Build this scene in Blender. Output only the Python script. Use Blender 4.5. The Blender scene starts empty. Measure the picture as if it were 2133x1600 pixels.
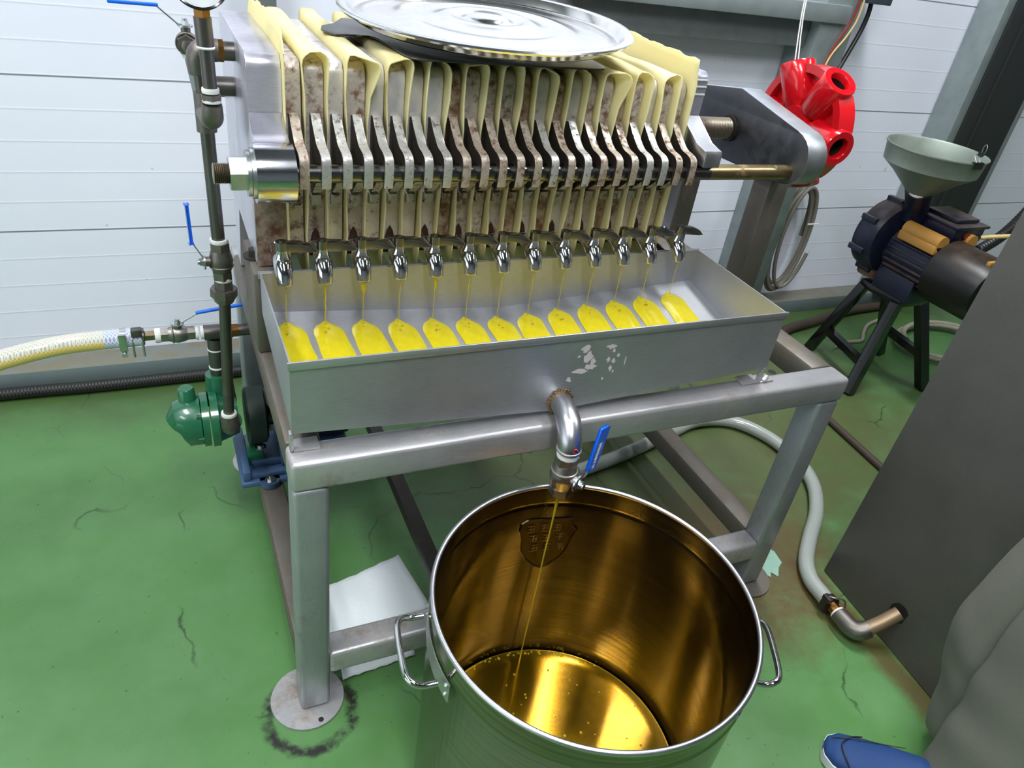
import bpy, bmesh, math, random
from mathutils import Vector, Matrix, Euler, noise
PI = math.pi
S = bpy.context.scene
COL = S.collection
random.seed(7)

# ------------------------------------------------------------------ camera
cam = bpy.data.cameras.new('camera')
cam.sensor_width = 36.0
cam.lens = 1537.39 / 2133 * 36.0
cam.clip_start = 0.01
co = bpy.data.objects.new('camera', cam); COL.objects.link(co)
# rows: image right, image down, viewing direction
r_ = Vector((0.90999634, -0.39322802, 0.13144727))
d_ = Vector((-0.11638235, -0.5465457, -0.82930269))
f_ = Vector((0.397947, 0.73936427, -0.54311939))
co.matrix_world = Matrix(((r_.x, -d_.x, -f_.x, 0), (r_.y, -d_.y, -f_.y, 0), (r_.z, -d_.z, -f_.z, 1.45), (0, 0, 0, 1)))
S.camera = co
S.view_settings.view_transform = 'Standard'
S.view_settings.look = 'None'
S.view_settings.exposure = 0.0
S.view_settings.gamma = 1.0
S.view_settings.use_curve_mapping = False
S.cycles.max_bounces = 8
S.cycles.sample_clamp_indirect = 4.0
S.cycles.use_denoising = True

# ------------------------------------------------------------------ world and lamps
W = bpy.data.worlds.new('world'); S.world = W; W.use_nodes = True
W.node_tree.nodes['Background'].inputs[0].default_value = (0.75, 0.85, 1.0, 1)
W.node_tree.nodes['Background'].inputs[1].default_value = 0.6

CEIL = 3.2
LAMPS = [(1.62, 1.35, 70), (-0.9, 1.2, 44), (0.15, -0.45, 54), (-1.6, -0.2, 24), (3.2, 0.2, 24)]


# ------------------------------------------------------------------ tagging helpers
ORG = {}


def tag(o, label=None, cat=None, group=None, kind=None):
    if label: o['label'] = label
    if cat: o['category'] = cat
    if group: o['group'] = group
    if kind: o['kind'] = kind
    return o


def thing(name, loc, label, cat, group=None):
    o = bpy.data.objects.new(name, None); COL.objects.link(o)
    o.empty_display_size = 0.05
    o.location = loc; ORG[o.name] = Vector(loc)
    return tag(o, label, cat, group)


def catmull(P, n=6, closed=False):
    P = [Vector(p) for p in P]
    if len(P) < 3: return P
    out = []
    m = len(P)
    rng = range(m) if closed else range(m - 1)
    for i in rng:
        if closed: a, b, c, d = P[i - 1], P[i], P[(i + 1) % m], P[(i + 2) % m]
        else: a, b, c, d = P[max(i - 1, 0)], P[i], P[i + 1], P[min(i + 2, m - 1)]
        for k in range(n):
            t = k / n
            out.append(0.5 * ((2 * b) + (c - a) * t + (2 * a - 5 * b + 4 * c - d) * t * t + (3 * b - a - 3 * c + d) * t ** 3))
    if not closed: out.append(P[-1])
    return out


def interp(vals, n, closed=False):
    out = []
    m = len(vals)
    rng = range(m) if closed else range(m - 1)
    for i in rng:
        for k in range(n):
            t = k / n
            out.append(vals[i] * (1 - t) + vals[(i + 1) % m] * t)
    if not closed: out.append(vals[-1])
    return out


class B:
    """collects geometry in world coordinates, then links it as one mesh object"""
    def __init__(s): s.bm = bmesh.new(); s.mi = 0

    def _bev(s, geom_edges, w, seg=2):
        if w > 0: bmesh.ops.bevel(s.bm, geom=list(geom_edges), offset=w, segments=seg, affect='EDGES', profile=0.5)

    def box(s, x0, y0, z0, x1, y1, z1, bev=0, rot=None, seg=2, taper=None):
        c = Vector(((x0 + x1) / 2, (y0 + y1) / 2, (z0 + z1) / 2))
        r = bmesh.ops.create_cube(s.bm, size=1)
        for v in r['verts']:
            p = Vector((v.co.x * (x1 - x0), v.co.y * (y1 - y0), v.co.z * (z1 - z0)))
            if rot: p = rot @ p
            v.co = p + c
        ed = set(e for v in r['verts'] for e in v.link_edges)
        for f in set(f for v in r['verts'] for f in v.link_faces): f.material_index = s.mi
        s._bev(ed, bev, seg)
        return s

    def beam(s, p0, p1, w, h, up=(0, 0, 1), bev=0.0):
        p0 = Vector(p0); p1 = Vector(p1); d = p1 - p0; L = d.length; d.normalize()
        u = Vector(up); x = d.cross(u).normalized(); z = x.cross(d)
        M = Matrix((x, d, z)).transposed()
        c = (p0 + p1) / 2
        r = bmesh.ops.create_cube(s.bm, size=1)
        for v in r['verts']: v.co = M @ Vector((v.co.x * w, v.co.y * L, v.co.z * h)) + c
        for f in set(f for v in r['verts'] for f in v.link_faces): f.material_index = s.mi
        s._bev(set(e for v in r['verts'] for e in v.link_edges), bev)
        return s

    def cyl(s, p0, p1, r0, r1=None, seg=24, cap=True, spin=0.0):
        return s.tube([p0, p1], [r0, r0 if r1 is None else r1], seg, cap=cap, spin=spin)

    def tube(s, P, r, seg=12, cap=True, closed=False, smooth=0, spin=0.0, flat=None):
        rr = r if isinstance(r, (list, tuple)) else [r] * len(P)
        if smooth:
            P2 = catmull(P, smooth, closed); rr = interp(list(rr), smooth, closed); P = P2
        P = [Vector(p) for p in P]
        n = len(P)
        tans = []
        for i in range(n):
            if closed: t = P[(i + 1) % n] - P[i - 1]
            else: t = P[min(i + 1, n - 1)] - P[max(i - 1, 0)]
            tans.append(t.normalized() if t.length > 1e-9 else Vector((0, 0, 1)))
        ref = Vector((0, 0, 1)) if abs(tans[0].z) < 0.9 else Vector((0, 1, 0))
        nrm = (ref - tans[0] * ref.dot(tans[0])).normalized()
        rings = []
        for i in range(n):
            nrm = (nrm - tans[i] * nrm.dot(tans[i])).normalized()
            b = tans[i].cross(nrm)
            ring = []
            for k in range(seg):
                a = 2 * PI * k / seg + spin
                q = nrm * math.cos(a) + b * math.sin(a) * (flat if flat else 1)
                ring.append(s.bm.verts.new(P[i] + q * rr[i]))
            rings.append(ring)
        m = n if closed else n - 1
        for i in range(m):
            A, Bq = rings[i], rings[(i + 1) % n]
            for k in range(seg):
                f = s.bm.faces.new((A[k], A[(k + 1) % seg], Bq[(k + 1) % seg], Bq[k])); f.material_index = s.mi
        if cap and not closed:
            for f in (s.bm.faces.new(rings[0][::-1]), s.bm.faces.new(rings[-1])): f.material_index = s.mi
        return s

    def pipe_ring(s, c, axis, R, r, seg=40, seg2=10):
        c = Vector(c); a = Vector(axis).normalized()
        u = a.orthogonal().normalized(); v = a.cross(u)
        return s.tube([c + (u * math.cos(t) + v * math.sin(t)) * R for t in [2 * PI * i / seg for i in range(seg)]], r, seg2, closed=True)

    def lathe(s, prof, c=(0, 0, 0), axis=(0, 0, 1), seg=64, close=False, squash=1.0):
        c = Vector(c); a = Vector(axis).normalized()
        u = Vector((1, 0, 0)) if abs(a.x) < 0.9 else Vector((0, 1, 0))
        u = (u - a * u.dot(a)).normalized(); v = a.cross(u)
        rings = []
        for r, h in prof:
            if r < 1e-6: rings.append([s.bm.verts.new(c + a * h)])
            else: rings.append([s.bm.verts.new(c + a * h + (u * math.cos(2 * PI * k / seg) + v * math.sin(2 * PI * k / seg) * squash) * r) for k in range(seg)])
        pairs = list(zip(rings, rings[1:]))
        if close: pairs.append((rings[-1], rings[0]))
        for A, D in pairs:
            for k in range(seg):
                k2 = (k + 1) % seg
                if len(A) == 1 and len(D) == 1: continue
                if len(A) == 1: f = s.bm.faces.new((A[0], D[k2], D[k]))
                elif len(D) == 1: f = s.bm.faces.new((A[k], A[k2], D[0]))
                else: f = s.bm.faces.new((A[k], A[k2], D[k2], D[k]))
                f.material_index = s.mi
        return s

    def prism(s, poly, axis, a0, a1, bev=0.0, seg=2):
        """poly: 2D points in the two other axes (x: y,z / y: x,z / z: x,y)"""
        def P(q, a):
            if axis == 'x': return (a, q[0], q[1])
            if axis == 'y': return (q[0], a, q[1])
            return (q[0], q[1], a)
        A = [s.bm.verts.new(P(q, a0)) for q in poly]; D = [s.bm.verts.new(P(q, a1)) for q in poly]
        n = len(poly)
        fs = [s.bm.faces.new(A), s.bm.faces.new(D[::-1])]
        for k in range(n): fs.append(s.bm.faces.new((A[k], D[k], D[(k + 1) % n], A[(k + 1) % n])))
        for f in fs: f.material_index = s.mi
        if bev > 0:
            ed = set(fs[0].edges) | set(fs[1].edges)
            s._bev(ed, bev, seg)
        return s

    def poly(s, pts, faces):
        V = [s.bm.verts.new(p) for p in pts]
        for f in faces:
            ff = s.bm.faces.new([V[i] for i in f]); ff.material_index = s.mi
        return s

    def sphere(s, c, r, sc=(1, 1, 1), seg=20):
        q = bmesh.ops.create_uvsphere(s.bm, u_segments=seg, v_segments=seg // 2, radius=r)
        for v in q['verts']: v.co = Vector((v.co.x * sc[0], v.co.y * sc[1], v.co.z * sc[2])) + Vector(c)
        for f in set(f for v in q['verts'] for f in v.link_faces): f.material_index = s.mi
        return s

    def build(s, name, mats, parent=None, origin=None, sharp=35):
        org = ORG[parent.name] if parent else Vector(origin or (0, 0, 0))
        bmesh.ops.recalc_face_normals(s.bm, faces=s.bm.faces)
        for v in s.bm.verts: v.co -= org
        me = bpy.data.meshes.new(name); s.bm.to_mesh(me); s.bm.free()
        if not isinstance(mats, (list, tuple)): mats = [mats]
        for m in mats: me.materials.append(m)
        me.shade_smooth(); me.set_sharp_from_angle(angle=math.radians(sharp))
        o = bpy.data.objects.new(name, me); COL.objects.link(o)
        if parent: o.parent = parent
        else: o.location = org
        ORG[o.name] = org
        return o


def copy_tree(o, parent=None):
    c = o.copy(); COL.objects.link(c); c.parent = parent
    ORG[c.name] = ORG[o.name]
    for ch in [q for q in bpy.data.objects if q.parent == o]: copy_tree(ch, c)
    return c


def struct(b, name, mat, **k):
    o = b.build(name, mat, **k); o['kind'] = 'structure'; return o


# ------------------------------------------------------------------ materials
MC = {}


def lin(r, g, b):
    f = lambda c: (c / 255 / 12.92) if c / 255 <= 0.04045 else ((c / 255 + 0.055) / 1.055) ** 2.4
    return (f(r), f(g), f(b), 1)


class NT:
    def __init__(s, name):
        s.m = bpy.data.materials.new(name); s.m.use_nodes = True; s.t = s.m.node_tree; s.n = s.t.nodes
        s.p = s.n['Principled BSDF']; s.L = s.t.links

    def node(s, typ, **k):
        n = s.n.new(typ)
        for a, v in k.items():
            if a.startswith('i_'):
                key = a[2:]
                n.inputs[int(key) if key.isdigit() else key].default_value = v
            else: setattr(n, a, v)
        return n

    def link(s, a, b): s.L.new(a, b)

    def coord(s, scale=(1, 1, 1), rnd=True, kind='Object'):
        tc = s.node('ShaderNodeTexCoord'); mp = s.node('ShaderNodeMapping'); mp.inputs['Scale'].default_value = scale
        if rnd:
            oi = s.node('ShaderNodeObjectInfo'); ad = s.node('ShaderNodeVectorMath', operation='MULTIPLY_ADD')
            cb = s.node('ShaderNodeCombineXYZ')
            for k in range(3): s.link(oi.outputs['Random'], cb.inputs[k])
            s.link(cb.outputs[0], ad.inputs[0]); ad.inputs[1].default_value = (13.1, 7.7, 9.3)
            s.link(tc.outputs[kind], ad.inputs[2]); s.link(ad.outputs[0], mp.inputs[0])
        else: s.link(tc.outputs[kind], mp.inputs[0])
        return mp.outputs[0]

    def noise(s, vec, scale, detail=4, rough=0.6):
        n = s.node('ShaderNodeTexNoise'); s.link(vec, n.inputs['Vector'])
        n.inputs['Scale'].default_value = scale; n.inputs['Detail'].default_value = detail; n.inputs['Roughness'].default_value = rough
        return n.outputs['Fac']

    def ramp(s, fac, stops):
        r = s.node('ShaderNodeValToRGB'); s.link(fac, r.inputs[0])
        e = r.color_ramp.elements
        while len(e) < len(stops): e.new(0.5)
        for i, (p, c) in enumerate(stops):
            e[i].position = p; e[i].color = c if len(c) == 4 else (*c, 1)
        return r.outputs[0]

    def mix(s, fac, a, b, typ='MIX'):
        m = s.node('ShaderNodeMix', data_type='RGBA', blend_type=typ)
        if isinstance(fac, (int, float)): m.inputs[0].default_value = fac
        else: s.link(fac, m.inputs[0])
        for v, i in ((a, 6), (b, 7)):
            if isinstance(v, tuple): m.inputs[i].default_value = v
            else: s.link(v, m.inputs[i])
        return m.outputs[2]

    def math(s, op, a, b=0.0, clamp=False):
        m = s.node('ShaderNodeMath', operation=op); m.use_clamp = clamp
        for v, i in ((a, 0), (b, 1)):
            if isinstance(v, (int, float)): m.inputs[i].default_value = v
            else: s.link(v, m.inputs[i])
        return m.outputs[0]

    def bump(s, h, strength=0.3, dist=0.002):
        b = s.node('ShaderNodeBump'); b.inputs['Strength'].default_value = strength; b.inputs['Distance'].default_value = dist
        s.link(h, b.inputs['Height']); s.link(b.outputs[0], s.p.inputs['Normal'])


def G(v): return (v, v, v, 1)


def metal(name, col, rough=0.3, rv=0.15, stretch=(1, 1, 1), bump=0.15, rust=None, rustamt=0.5, rscale=18, metallic=1.0, dirt=None, dirtamt=0.35, aniso=0, bs=55):
    if name in MC: return MC[name]
    t = NT(name); p = t.p
    v = t.coord(stretch); n = t.noise(v, bs, 5)
    v2 = t.coord((1, 1, 1)); n2 = t.noise(v2, 7, 4)
    c = t.mix(t.ramp(n2, [(0.3, G(0)), (0.7, G(1))]), tuple(x * 0.8 for x in col[:3]) + (1,), col)
    c = t.mix(t.ramp(n, [(0.35, G(0.0)), (0.65, G(0.35))]), c, tuple(min(1, x * 1.25) for x in col[:3]) + (1,))
    r = t.math('MULTIPLY_ADD', n2, rv * 2); t.n[-1].inputs[2].default_value = rough - rv
    p.inputs['Metallic'].default_value = metallic
    if dirt:
        nd = t.noise(v2, rscale * 0.6, 6, 0.7)
        k = t.ramp(nd, [(0.62 - dirtamt * 0.35, G(0)), (0.72, G(0.85))])
        c = t.mix(k, c, dirt); r = t.mix(k, r, G(0.75))
        m0 = t.mix(k, G(metallic), G(0.1)); mo = m0
    else: mo = None
    if rust:
        n3 = t.noise(v2, rscale, 8, 0.72)
        k = t.ramp(n3, [(0.68 - rustamt * 0.4, G(0)), (0.78 - rustamt * 0.3, G(1))])
        n4 = t.noise(v2, rscale * 4, 6, 0.7)
        rc = t.mix(t.ramp(n4, [(0.35, G(0)), (0.65, G(1))]), tuple(x * 0.35 for x in rust[:3]) + (1,), rust)
        c = t.mix(k, c, rc); r = t.mix(k, r, G(0.8))
        mo = t.mix(k, mo if mo else G(metallic), G(0.05))
    if mo: t.link(mo, p.inputs['Metallic'])
    t.link(c, p.inputs['Base Color']); t.link(r, p.inputs['Roughness'])
    if aniso:
        p.inputs['Anisotropic'].default_value = aniso
    t.bump(n, bump, 0.0008)
    MC[name] = t.m
    return t.m


def plain(name, col, rough=0.5, metallic=0, coat=0, bump=0, bs=60, var=0.15, spec=0.5, stretch=(1, 1, 1), sub=0, emit=None, trans=0, dust=None, dustamt=0.5):
    if name in MC: return MC[name]
    t = NT(name); p = t.p
    v = t.coord(stretch); n = t.noise(v, bs, 5)
    c = t.mix(n, tuple(x * (1 - var) for x in col[:3]) + (1,), tuple(min(1, x * (1 + var)) for x in col[:3]) + (1,))
    if dust:
        # dust settles on upward faces, broken up by noise
        g = t.node('ShaderNodeNewGeometry'); sx = t.node('ShaderNodeSeparateXYZ'); t.link(g.outputs['Normal'], sx.inputs[0])
        nd = t.noise(t.coord((1, 1, 1)), 14, 5)
        k = t.math('MULTIPLY', t.ramp(sx.outputs[2], [(0.45, G(0)), (0.9, G(1))]), t.ramp(nd, [(0.3, G(0.2)), (0.6, G(1))]))
        k = t.math('MULTIPLY', k, dustamt)
        c = t.mix(k, c, dust)
    t.link(c, p.inputs['Base Color'])
    p.inputs['Roughness'].default_value = rough; p.inputs['Metallic'].default_value = metallic
    p.inputs['Coat Weight'].default_value = coat; p.inputs['Specular IOR Level'].default_value = spec
    if sub:
        p.inputs['Subsurface Weight'].default_value = sub; p.inputs['Subsurface Radius'].default_value = (0.02, 0.015, 0.006); p.inputs['Subsurface Scale'].default_value = 0.3
    if trans: p.inputs['Transmission Weight'].default_value = trans
    if emit:
        p.inputs['Emission Color'].default_value = col; p.inputs['Emission Strength'].default_value = emit
    if bump: t.bump(n, bump, 0.001)
    MC[name] = t.m
    return t.m


RUST = lin(120, 66, 34)
STEEL = lin(196, 196, 200)
m_ss = metal('brushed_stainless', STEEL, 0.34, 0.08, (1, 12, 12), 0.12)                       # brushed along x
m_ssz = metal('brushed_stainless_upright', STEEL, 0.34, 0.08, (14, 14, 1), 0.12)
m_tray = metal('tray_stainless', lin(182, 183, 188), 0.42, 0.08, (1, 14, 14), 0.08, bs=50, metallic=0.74)
m_frame = metal('frame_stainless', lin(186, 184, 186), 0.4, 0.1, (1, 10, 10), 0.2, dirt=lin(120, 105, 85), dirtamt=0.22, rscale=14, metallic=0.6)
m_framez = metal('frame_stainless_upright', lin(160, 164, 168), 0.42, 0.1, (12, 12, 1), 0.2, dirt=lin(112, 98, 82), dirtamt=0.1, rscale=14, metallic=0.6)
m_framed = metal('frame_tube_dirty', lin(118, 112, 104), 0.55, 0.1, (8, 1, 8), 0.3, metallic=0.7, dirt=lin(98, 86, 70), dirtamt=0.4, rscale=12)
m_castR = metal('cast_plate_rusty', lin(205, 198, 196), 0.42, 0.1, (1, 1, 1), 0.5, rust=lin(124, 84, 62), rustamt=0.47, rscale=46, metallic=0.45, dirt=lin(168, 148, 134), dirtamt=0.6)
m_cast = metal('cast_plate', lin(212, 208, 212), 0.36, 0.1, (1, 1, 1), 0.4, rust=lin(124, 96, 76), rustamt=0.26, rscale=52, metallic=0.5, dirt=lin(186, 174, 166), dirtamt=0.5)
m_castRR = metal('cast_plate_brown', lin(186, 170, 156), 0.45, 0.1, (1, 1, 1), 0.6, rust=lin(122, 78, 48), rustamt=0.60, rscale=40, metallic=0.4, dirt=lin(150, 124, 102), dirtamt=0.6)
m_ear = metal('ear_bare', lin(196, 194, 190), 0.4, 0.1, (1, 1, 1), 0.5, rust=lin(70, 48, 32), rustamt=0.40, rscale=95, metallic=0.6)
m_earR = metal('ear_rusty', lin(182, 170, 156), 0.45, 0.1, (1, 1, 1), 0.6, rust=lin(108, 68, 40), rustamt=0.52, rscale=80, metallic=0.5)
m_end = metal('machined_plate', lin(208, 206, 218), 0.3, 0.08, (1, 1, 10), 0.08, metallic=0.65)
m_endd = metal('tail_plate_steel', lin(88, 90, 94), 0.38, 0.1, (1, 1, 1), 0.3, metallic=0.9, dirt=lin(70, 70, 72), dirtamt=0.4, rscale=8)
m_edge = metal('hammered_edge', lin(180, 184, 188), 0.42, 0.1, (1, 1, 1), 0.8, bs=35)
m_rod = metal('rod_steel', lin(120, 118, 116), 0.22, 0.08, (1, 6, 6), 0.1, rust=lin(96, 68, 38), rustamt=0.1, rscale=16)
m_rodb = metal('rod_browned', lin(170, 150, 112), 0.3, 0.08, (1, 6, 6), 0.2, rust=lin(96, 58, 30), rustamt=0.3, rscale=20)
m_chrome = metal('chrome', lin(205, 205, 205), 0.1, 0.04, (1, 1, 1), 0.02)
m_dark_steel = metal('grey_pipe', lin(112, 108, 104), 0.42, 0.08, (10, 10, 1), 0.2, dirt=lin(70, 62, 54), dirtamt=0.15)
m_fit = metal('cast_fitting', lin(128, 122, 116), 0.48, 0.08, (1, 1, 1), 0.5, bs=90, dirt=lin(84, 74, 62), dirtamt=0.2)
m_valve = metal('valve_steel', lin(150, 146, 140), 0.42, 0.08, (1, 1, 1), 0.5, bs=120)
m_zinc = metal('zinc_bright', lin(200, 205, 205), 0.3, 0.08, (1, 1, 1), 0.2)
m_galv = metal('galvanised', lin(150, 160, 160), 0.5, 0.1, (1, 1, 1), 0.15, metallic=0.5, bs=20)
m_galvd = metal('galvanised_dull', lin(132, 138, 140), 0.55, 0.1, (1, 1, 1), 0.15, metallic=0.4, bs=16, dirt=lin(120, 110, 92), dirtamt=0.15)
m_darkcol = plain('dark_channel', lin(40, 42, 42), 0.6)
m_tank = metal('dark_tank_steel', lin(98, 97, 92), 0.45, 0.06, (14, 14, 1), 0.1, metallic=0.35, bs=60)
m_levr = metal('lever_steel', lin(140, 138, 134), 0.25, 0.05)
m_brass = metal('brass', lin(150, 105, 55), 0.35, 0.1)
m_iron = metal('dark_iron', lin(64, 60, 56), 0.5, 0.1, rust=RUST, rustamt=0.25, metallic=0.7)
m_thread = metal('thread_steel', lin(158, 148, 132), 0.35, 0.08)
m_black = plain('black_plastic', lin(22, 22, 24), 0.45)
m_blackp = plain('black_gloss', lin(12, 12, 14), 0.22, coat=0.3)
m_blue = plain('blue_grip', lin(8, 96, 216), 0.32, coat=0.3, var=0.05)
m_white = plain('white_tape', lin(225, 225, 220), 0.6, bump=0.2)
m_red = plain('red_enamel', lin(205, 14, 26), 0.2, coat=0.6, bump=0.15, bs=25, var=0.12)
m_green = plain('green_pump_paint', lin(28, 98, 66), 0.3, coat=0.4, bump=0.3, bs=50, var=0.2)
m_blue2 = plain('pale_blue_paint', lin(62, 88, 122), 0.45, bump=0.3, bs=30, var=0.2)
m_navy = plain('navy_paint', lin(20, 25, 48), 0.4, bump=0.3, bs=40, dust=lin(120, 102, 84), dustamt=0.55)
m_blackm = plain('black_motor_paint', lin(14, 13, 13), 0.38, dust=lin(110, 88, 66), dustamt=0.3)
m_ochre = plain('ochre_cover', lin(178, 128, 58), 0.45, bump=0.3, bs=30)
m_hopper = metal('hopper_grey', lin(138, 148, 138), 0.45, 0.06, metallic=0.35, bs=14)
m_dkgreen = plain('dark_green_coupling', lin(14, 36, 28), 0.55)
m_paper = plain('paper_towel', lin(226, 232, 234), 0.85, bump=0.9, bs=45, var=0.02)
m_cable = plain('grey_cable', lin(108, 104, 94), 0.5)
m_cable2 = plain('pale_cable', lin(150, 146, 128), 0.55, bump=0.2)
m_conduit = plain('black_conduit', lin(26, 25, 24), 0.4)
m_rubber = plain('brown_rubber', lin(62, 50, 40), 0.6, bump=0.4)
m_wire_r = plain('red_wire', lin(120, 36, 34), 0.5)
m_wire_y = plain('yellow_wire', lin(196, 172, 110), 0.5)
m_blueshoe = plain('blue_shoe_cloth', lin(16, 56, 108), 0.7, bump=0.4, bs=400, var=0.1)
m_sole = plain('white_sole', lin(220, 222, 224), 0.6)
m_pants = plain('grey_cloth', lin(104, 104, 94), 0.85, bump=0.5, bs=300, var=0.12)
m_jacket = plain('dark_jacket', lin(60, 62, 66), 0.85)
m_skin = plain('skin', lin(190, 140, 110), 0.5, sub=0.2)
m_hair = plain('hair_black', lin(20, 18, 16), 0.5)
m_text_w = plain('white_print', lin(235, 238, 240), 0.5)
m_text_r = plain('red_print', lin(176, 60, 60), 0.5)
m_sticker = plain('blue_sticker', lin(52, 60, 150), 0.35)
m_sticker_r = plain('red_label', lin(190, 90, 66), 0.4)
m_dial = plain('white_dial', lin(220, 222, 226), 0.4)


def cloth_mat():
    t = NT('cream_filter_cloth'); p = t.p
    v = t.coord((1, 1, 1)); n = t.noise(v, 9, 4)
    c = t.mix(n, lin(238, 228, 172), lin(247, 241, 200))
    w = t.noise(t.coord((1, 1, 1)), 900, 2)
    t.link(c, p.inputs['Base Color']); p.inputs['Roughness'].default_value = 0.9
    p.inputs['Specular IOR Level'].default_value = 0.2
    t.bump(w, 0.25, 0.0006)
    tr = t.node('ShaderNodeBsdfTranslucent'); t.link(c, tr.inputs['Color'])
    mx = t.node('ShaderNodeMixShader'); mx.inputs[0].default_value = 0.35
    out = t.n['Material Output']
    t.link(p.outputs[0], mx.inputs[1]); t.link(tr.outputs[0], mx.inputs[2]); t.link(mx.outputs[0], out.inputs['Surface'])
    return t.m


m_cloth = cloth_mat()


def oil_mat(name, col, rough, metallic, coat=1.0):
    t = NT(name); p = t.p
    n = t.noise(t.coord((1, 1, 1), False), 26, 5, 0.65)
    c = t.mix(t.ramp(n, [(0.35, G(0)), (0.7, G(1))]), tuple(x * 0.8 for x in col[:3]) + (1,), col)
    t.link(c, p.inputs['Base Color'])
    p.inputs['Roughness'].default_value = rough; p.inputs['Metallic'].default_value = metallic
    p.inputs['Coat Weight'].default_value = coat; p.inputs['Coat Roughness'].default_value = 0.02
    t.bump(t.noise(t.coord((1, 1, 1), False), 70, 3), 0.12, 0.001)
    return t.m


m_oilpot = oil_mat('golden_oil', (0.74, 0.40, 0.012, 1), 0.18, 0.97)
m_oiltray = oil_mat('yellow_oil_film', (0.62, 0.51, 0.008, 1), 0.25, 0.0)
t = NT('oil_stream'); t.p.inputs['Base Color'].default_value = (0.85, 0.72, 0.05, 1); t.p.inputs['Roughness'].default_value = 0.05
t.p.inputs['Transmission Weight'].default_value = 0.6; t.p.inputs['IOR'].default_value = 1.3
m_stream = t.m


def pot_mat():
    t = NT('pot_stainless'); p = t.p
    v = t.coord((1.5, 1.5, 70), False); n = t.noise(v, 3, 2, 0.5)
    n2 = t.noise(t.coord((1, 1, 1), False), 5, 3)
    c = t.mix(t.ramp(n, [(0.3, G(0)), (0.7, G(1))]), lin(116, 110, 96), lin(146, 139, 124))
    t.link(c, p.inputs['Base Color']); p.inputs['Metallic'].default_value = 1
    r = t.math('MULTIPLY_ADD', n2, 0.10); t.n[-1].inputs[2].default_value = 0.10
    t.link(r, p.inputs['Roughness'])
    p.inputs['Anisotropic'].default_value = 0.75
    tg = t.node('ShaderNodeTangent', direction_type='RADIAL', axis='Z'); t.link(tg.outputs[0], p.inputs['Tangent'])
    p.inputs['Anisotropic Rotation'].default_value = 0.25
    return t.m


m_pot = pot_mat()


m_shield = metal('shield_emboss', lin(74, 66, 50), 0.3, 0.06, bump=0.02)


def braid_mat(name, base, strand, k=260):
    """clear reinforced hose: a diamond net of threads on a smooth tube"""
    t = NT(name); p = t.p
    tc = t.node('ShaderNodeTexCoord')
    outs = []
    for sgn in (1, -1):
        mp = t.node('ShaderNodeMapping'); mp.inputs['Rotation'].default_value = (0, sgn * 0.7, sgn * 0.9)
        t.link(tc.outputs['Object'], mp.inputs[0])
        w = t.node('ShaderNodeTexWave', wave_type='BANDS', bands_direction='X'); w.inputs['Scale'].default_value = k
        w.inputs['Distortion'].default_value = 0.0
        t.link(mp.outputs[0], w.inputs['Vector']); outs.append(t.ramp(w.outputs['Fac'], [(0.7, G(0)), (0.85, G(1))]))
    mxx = t.math('MAXIMUM', outs[0], outs[1])
    t.link(t.mix(mxx, base, strand), p.inputs['Base Color'])
    p.inputs['Roughness'].default_value = 0.22; p.inputs['Coat Weight'].default_value = 0.5
    p.inputs['Subsurface Weight'].default_value = 0.0
    t.bump(mxx, 0.2, 0.001)
    return t.m


m_hose_top = braid_mat('clear_hose_wall', lin(188, 186, 164), lin(226, 224, 212), 85)
m_hose_oil = braid_mat('hose_with_oil', lin(220, 184, 82), lin(238, 214, 140), 85)
m_hose_clear = braid_mat('hose_empty_end', lin(160, 168, 200), lin(216, 220, 232), 85)
m_hose_w = braid_mat('milky_hose_wall', lin(150, 154, 146), lin(160, 166, 160), 120)


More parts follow.
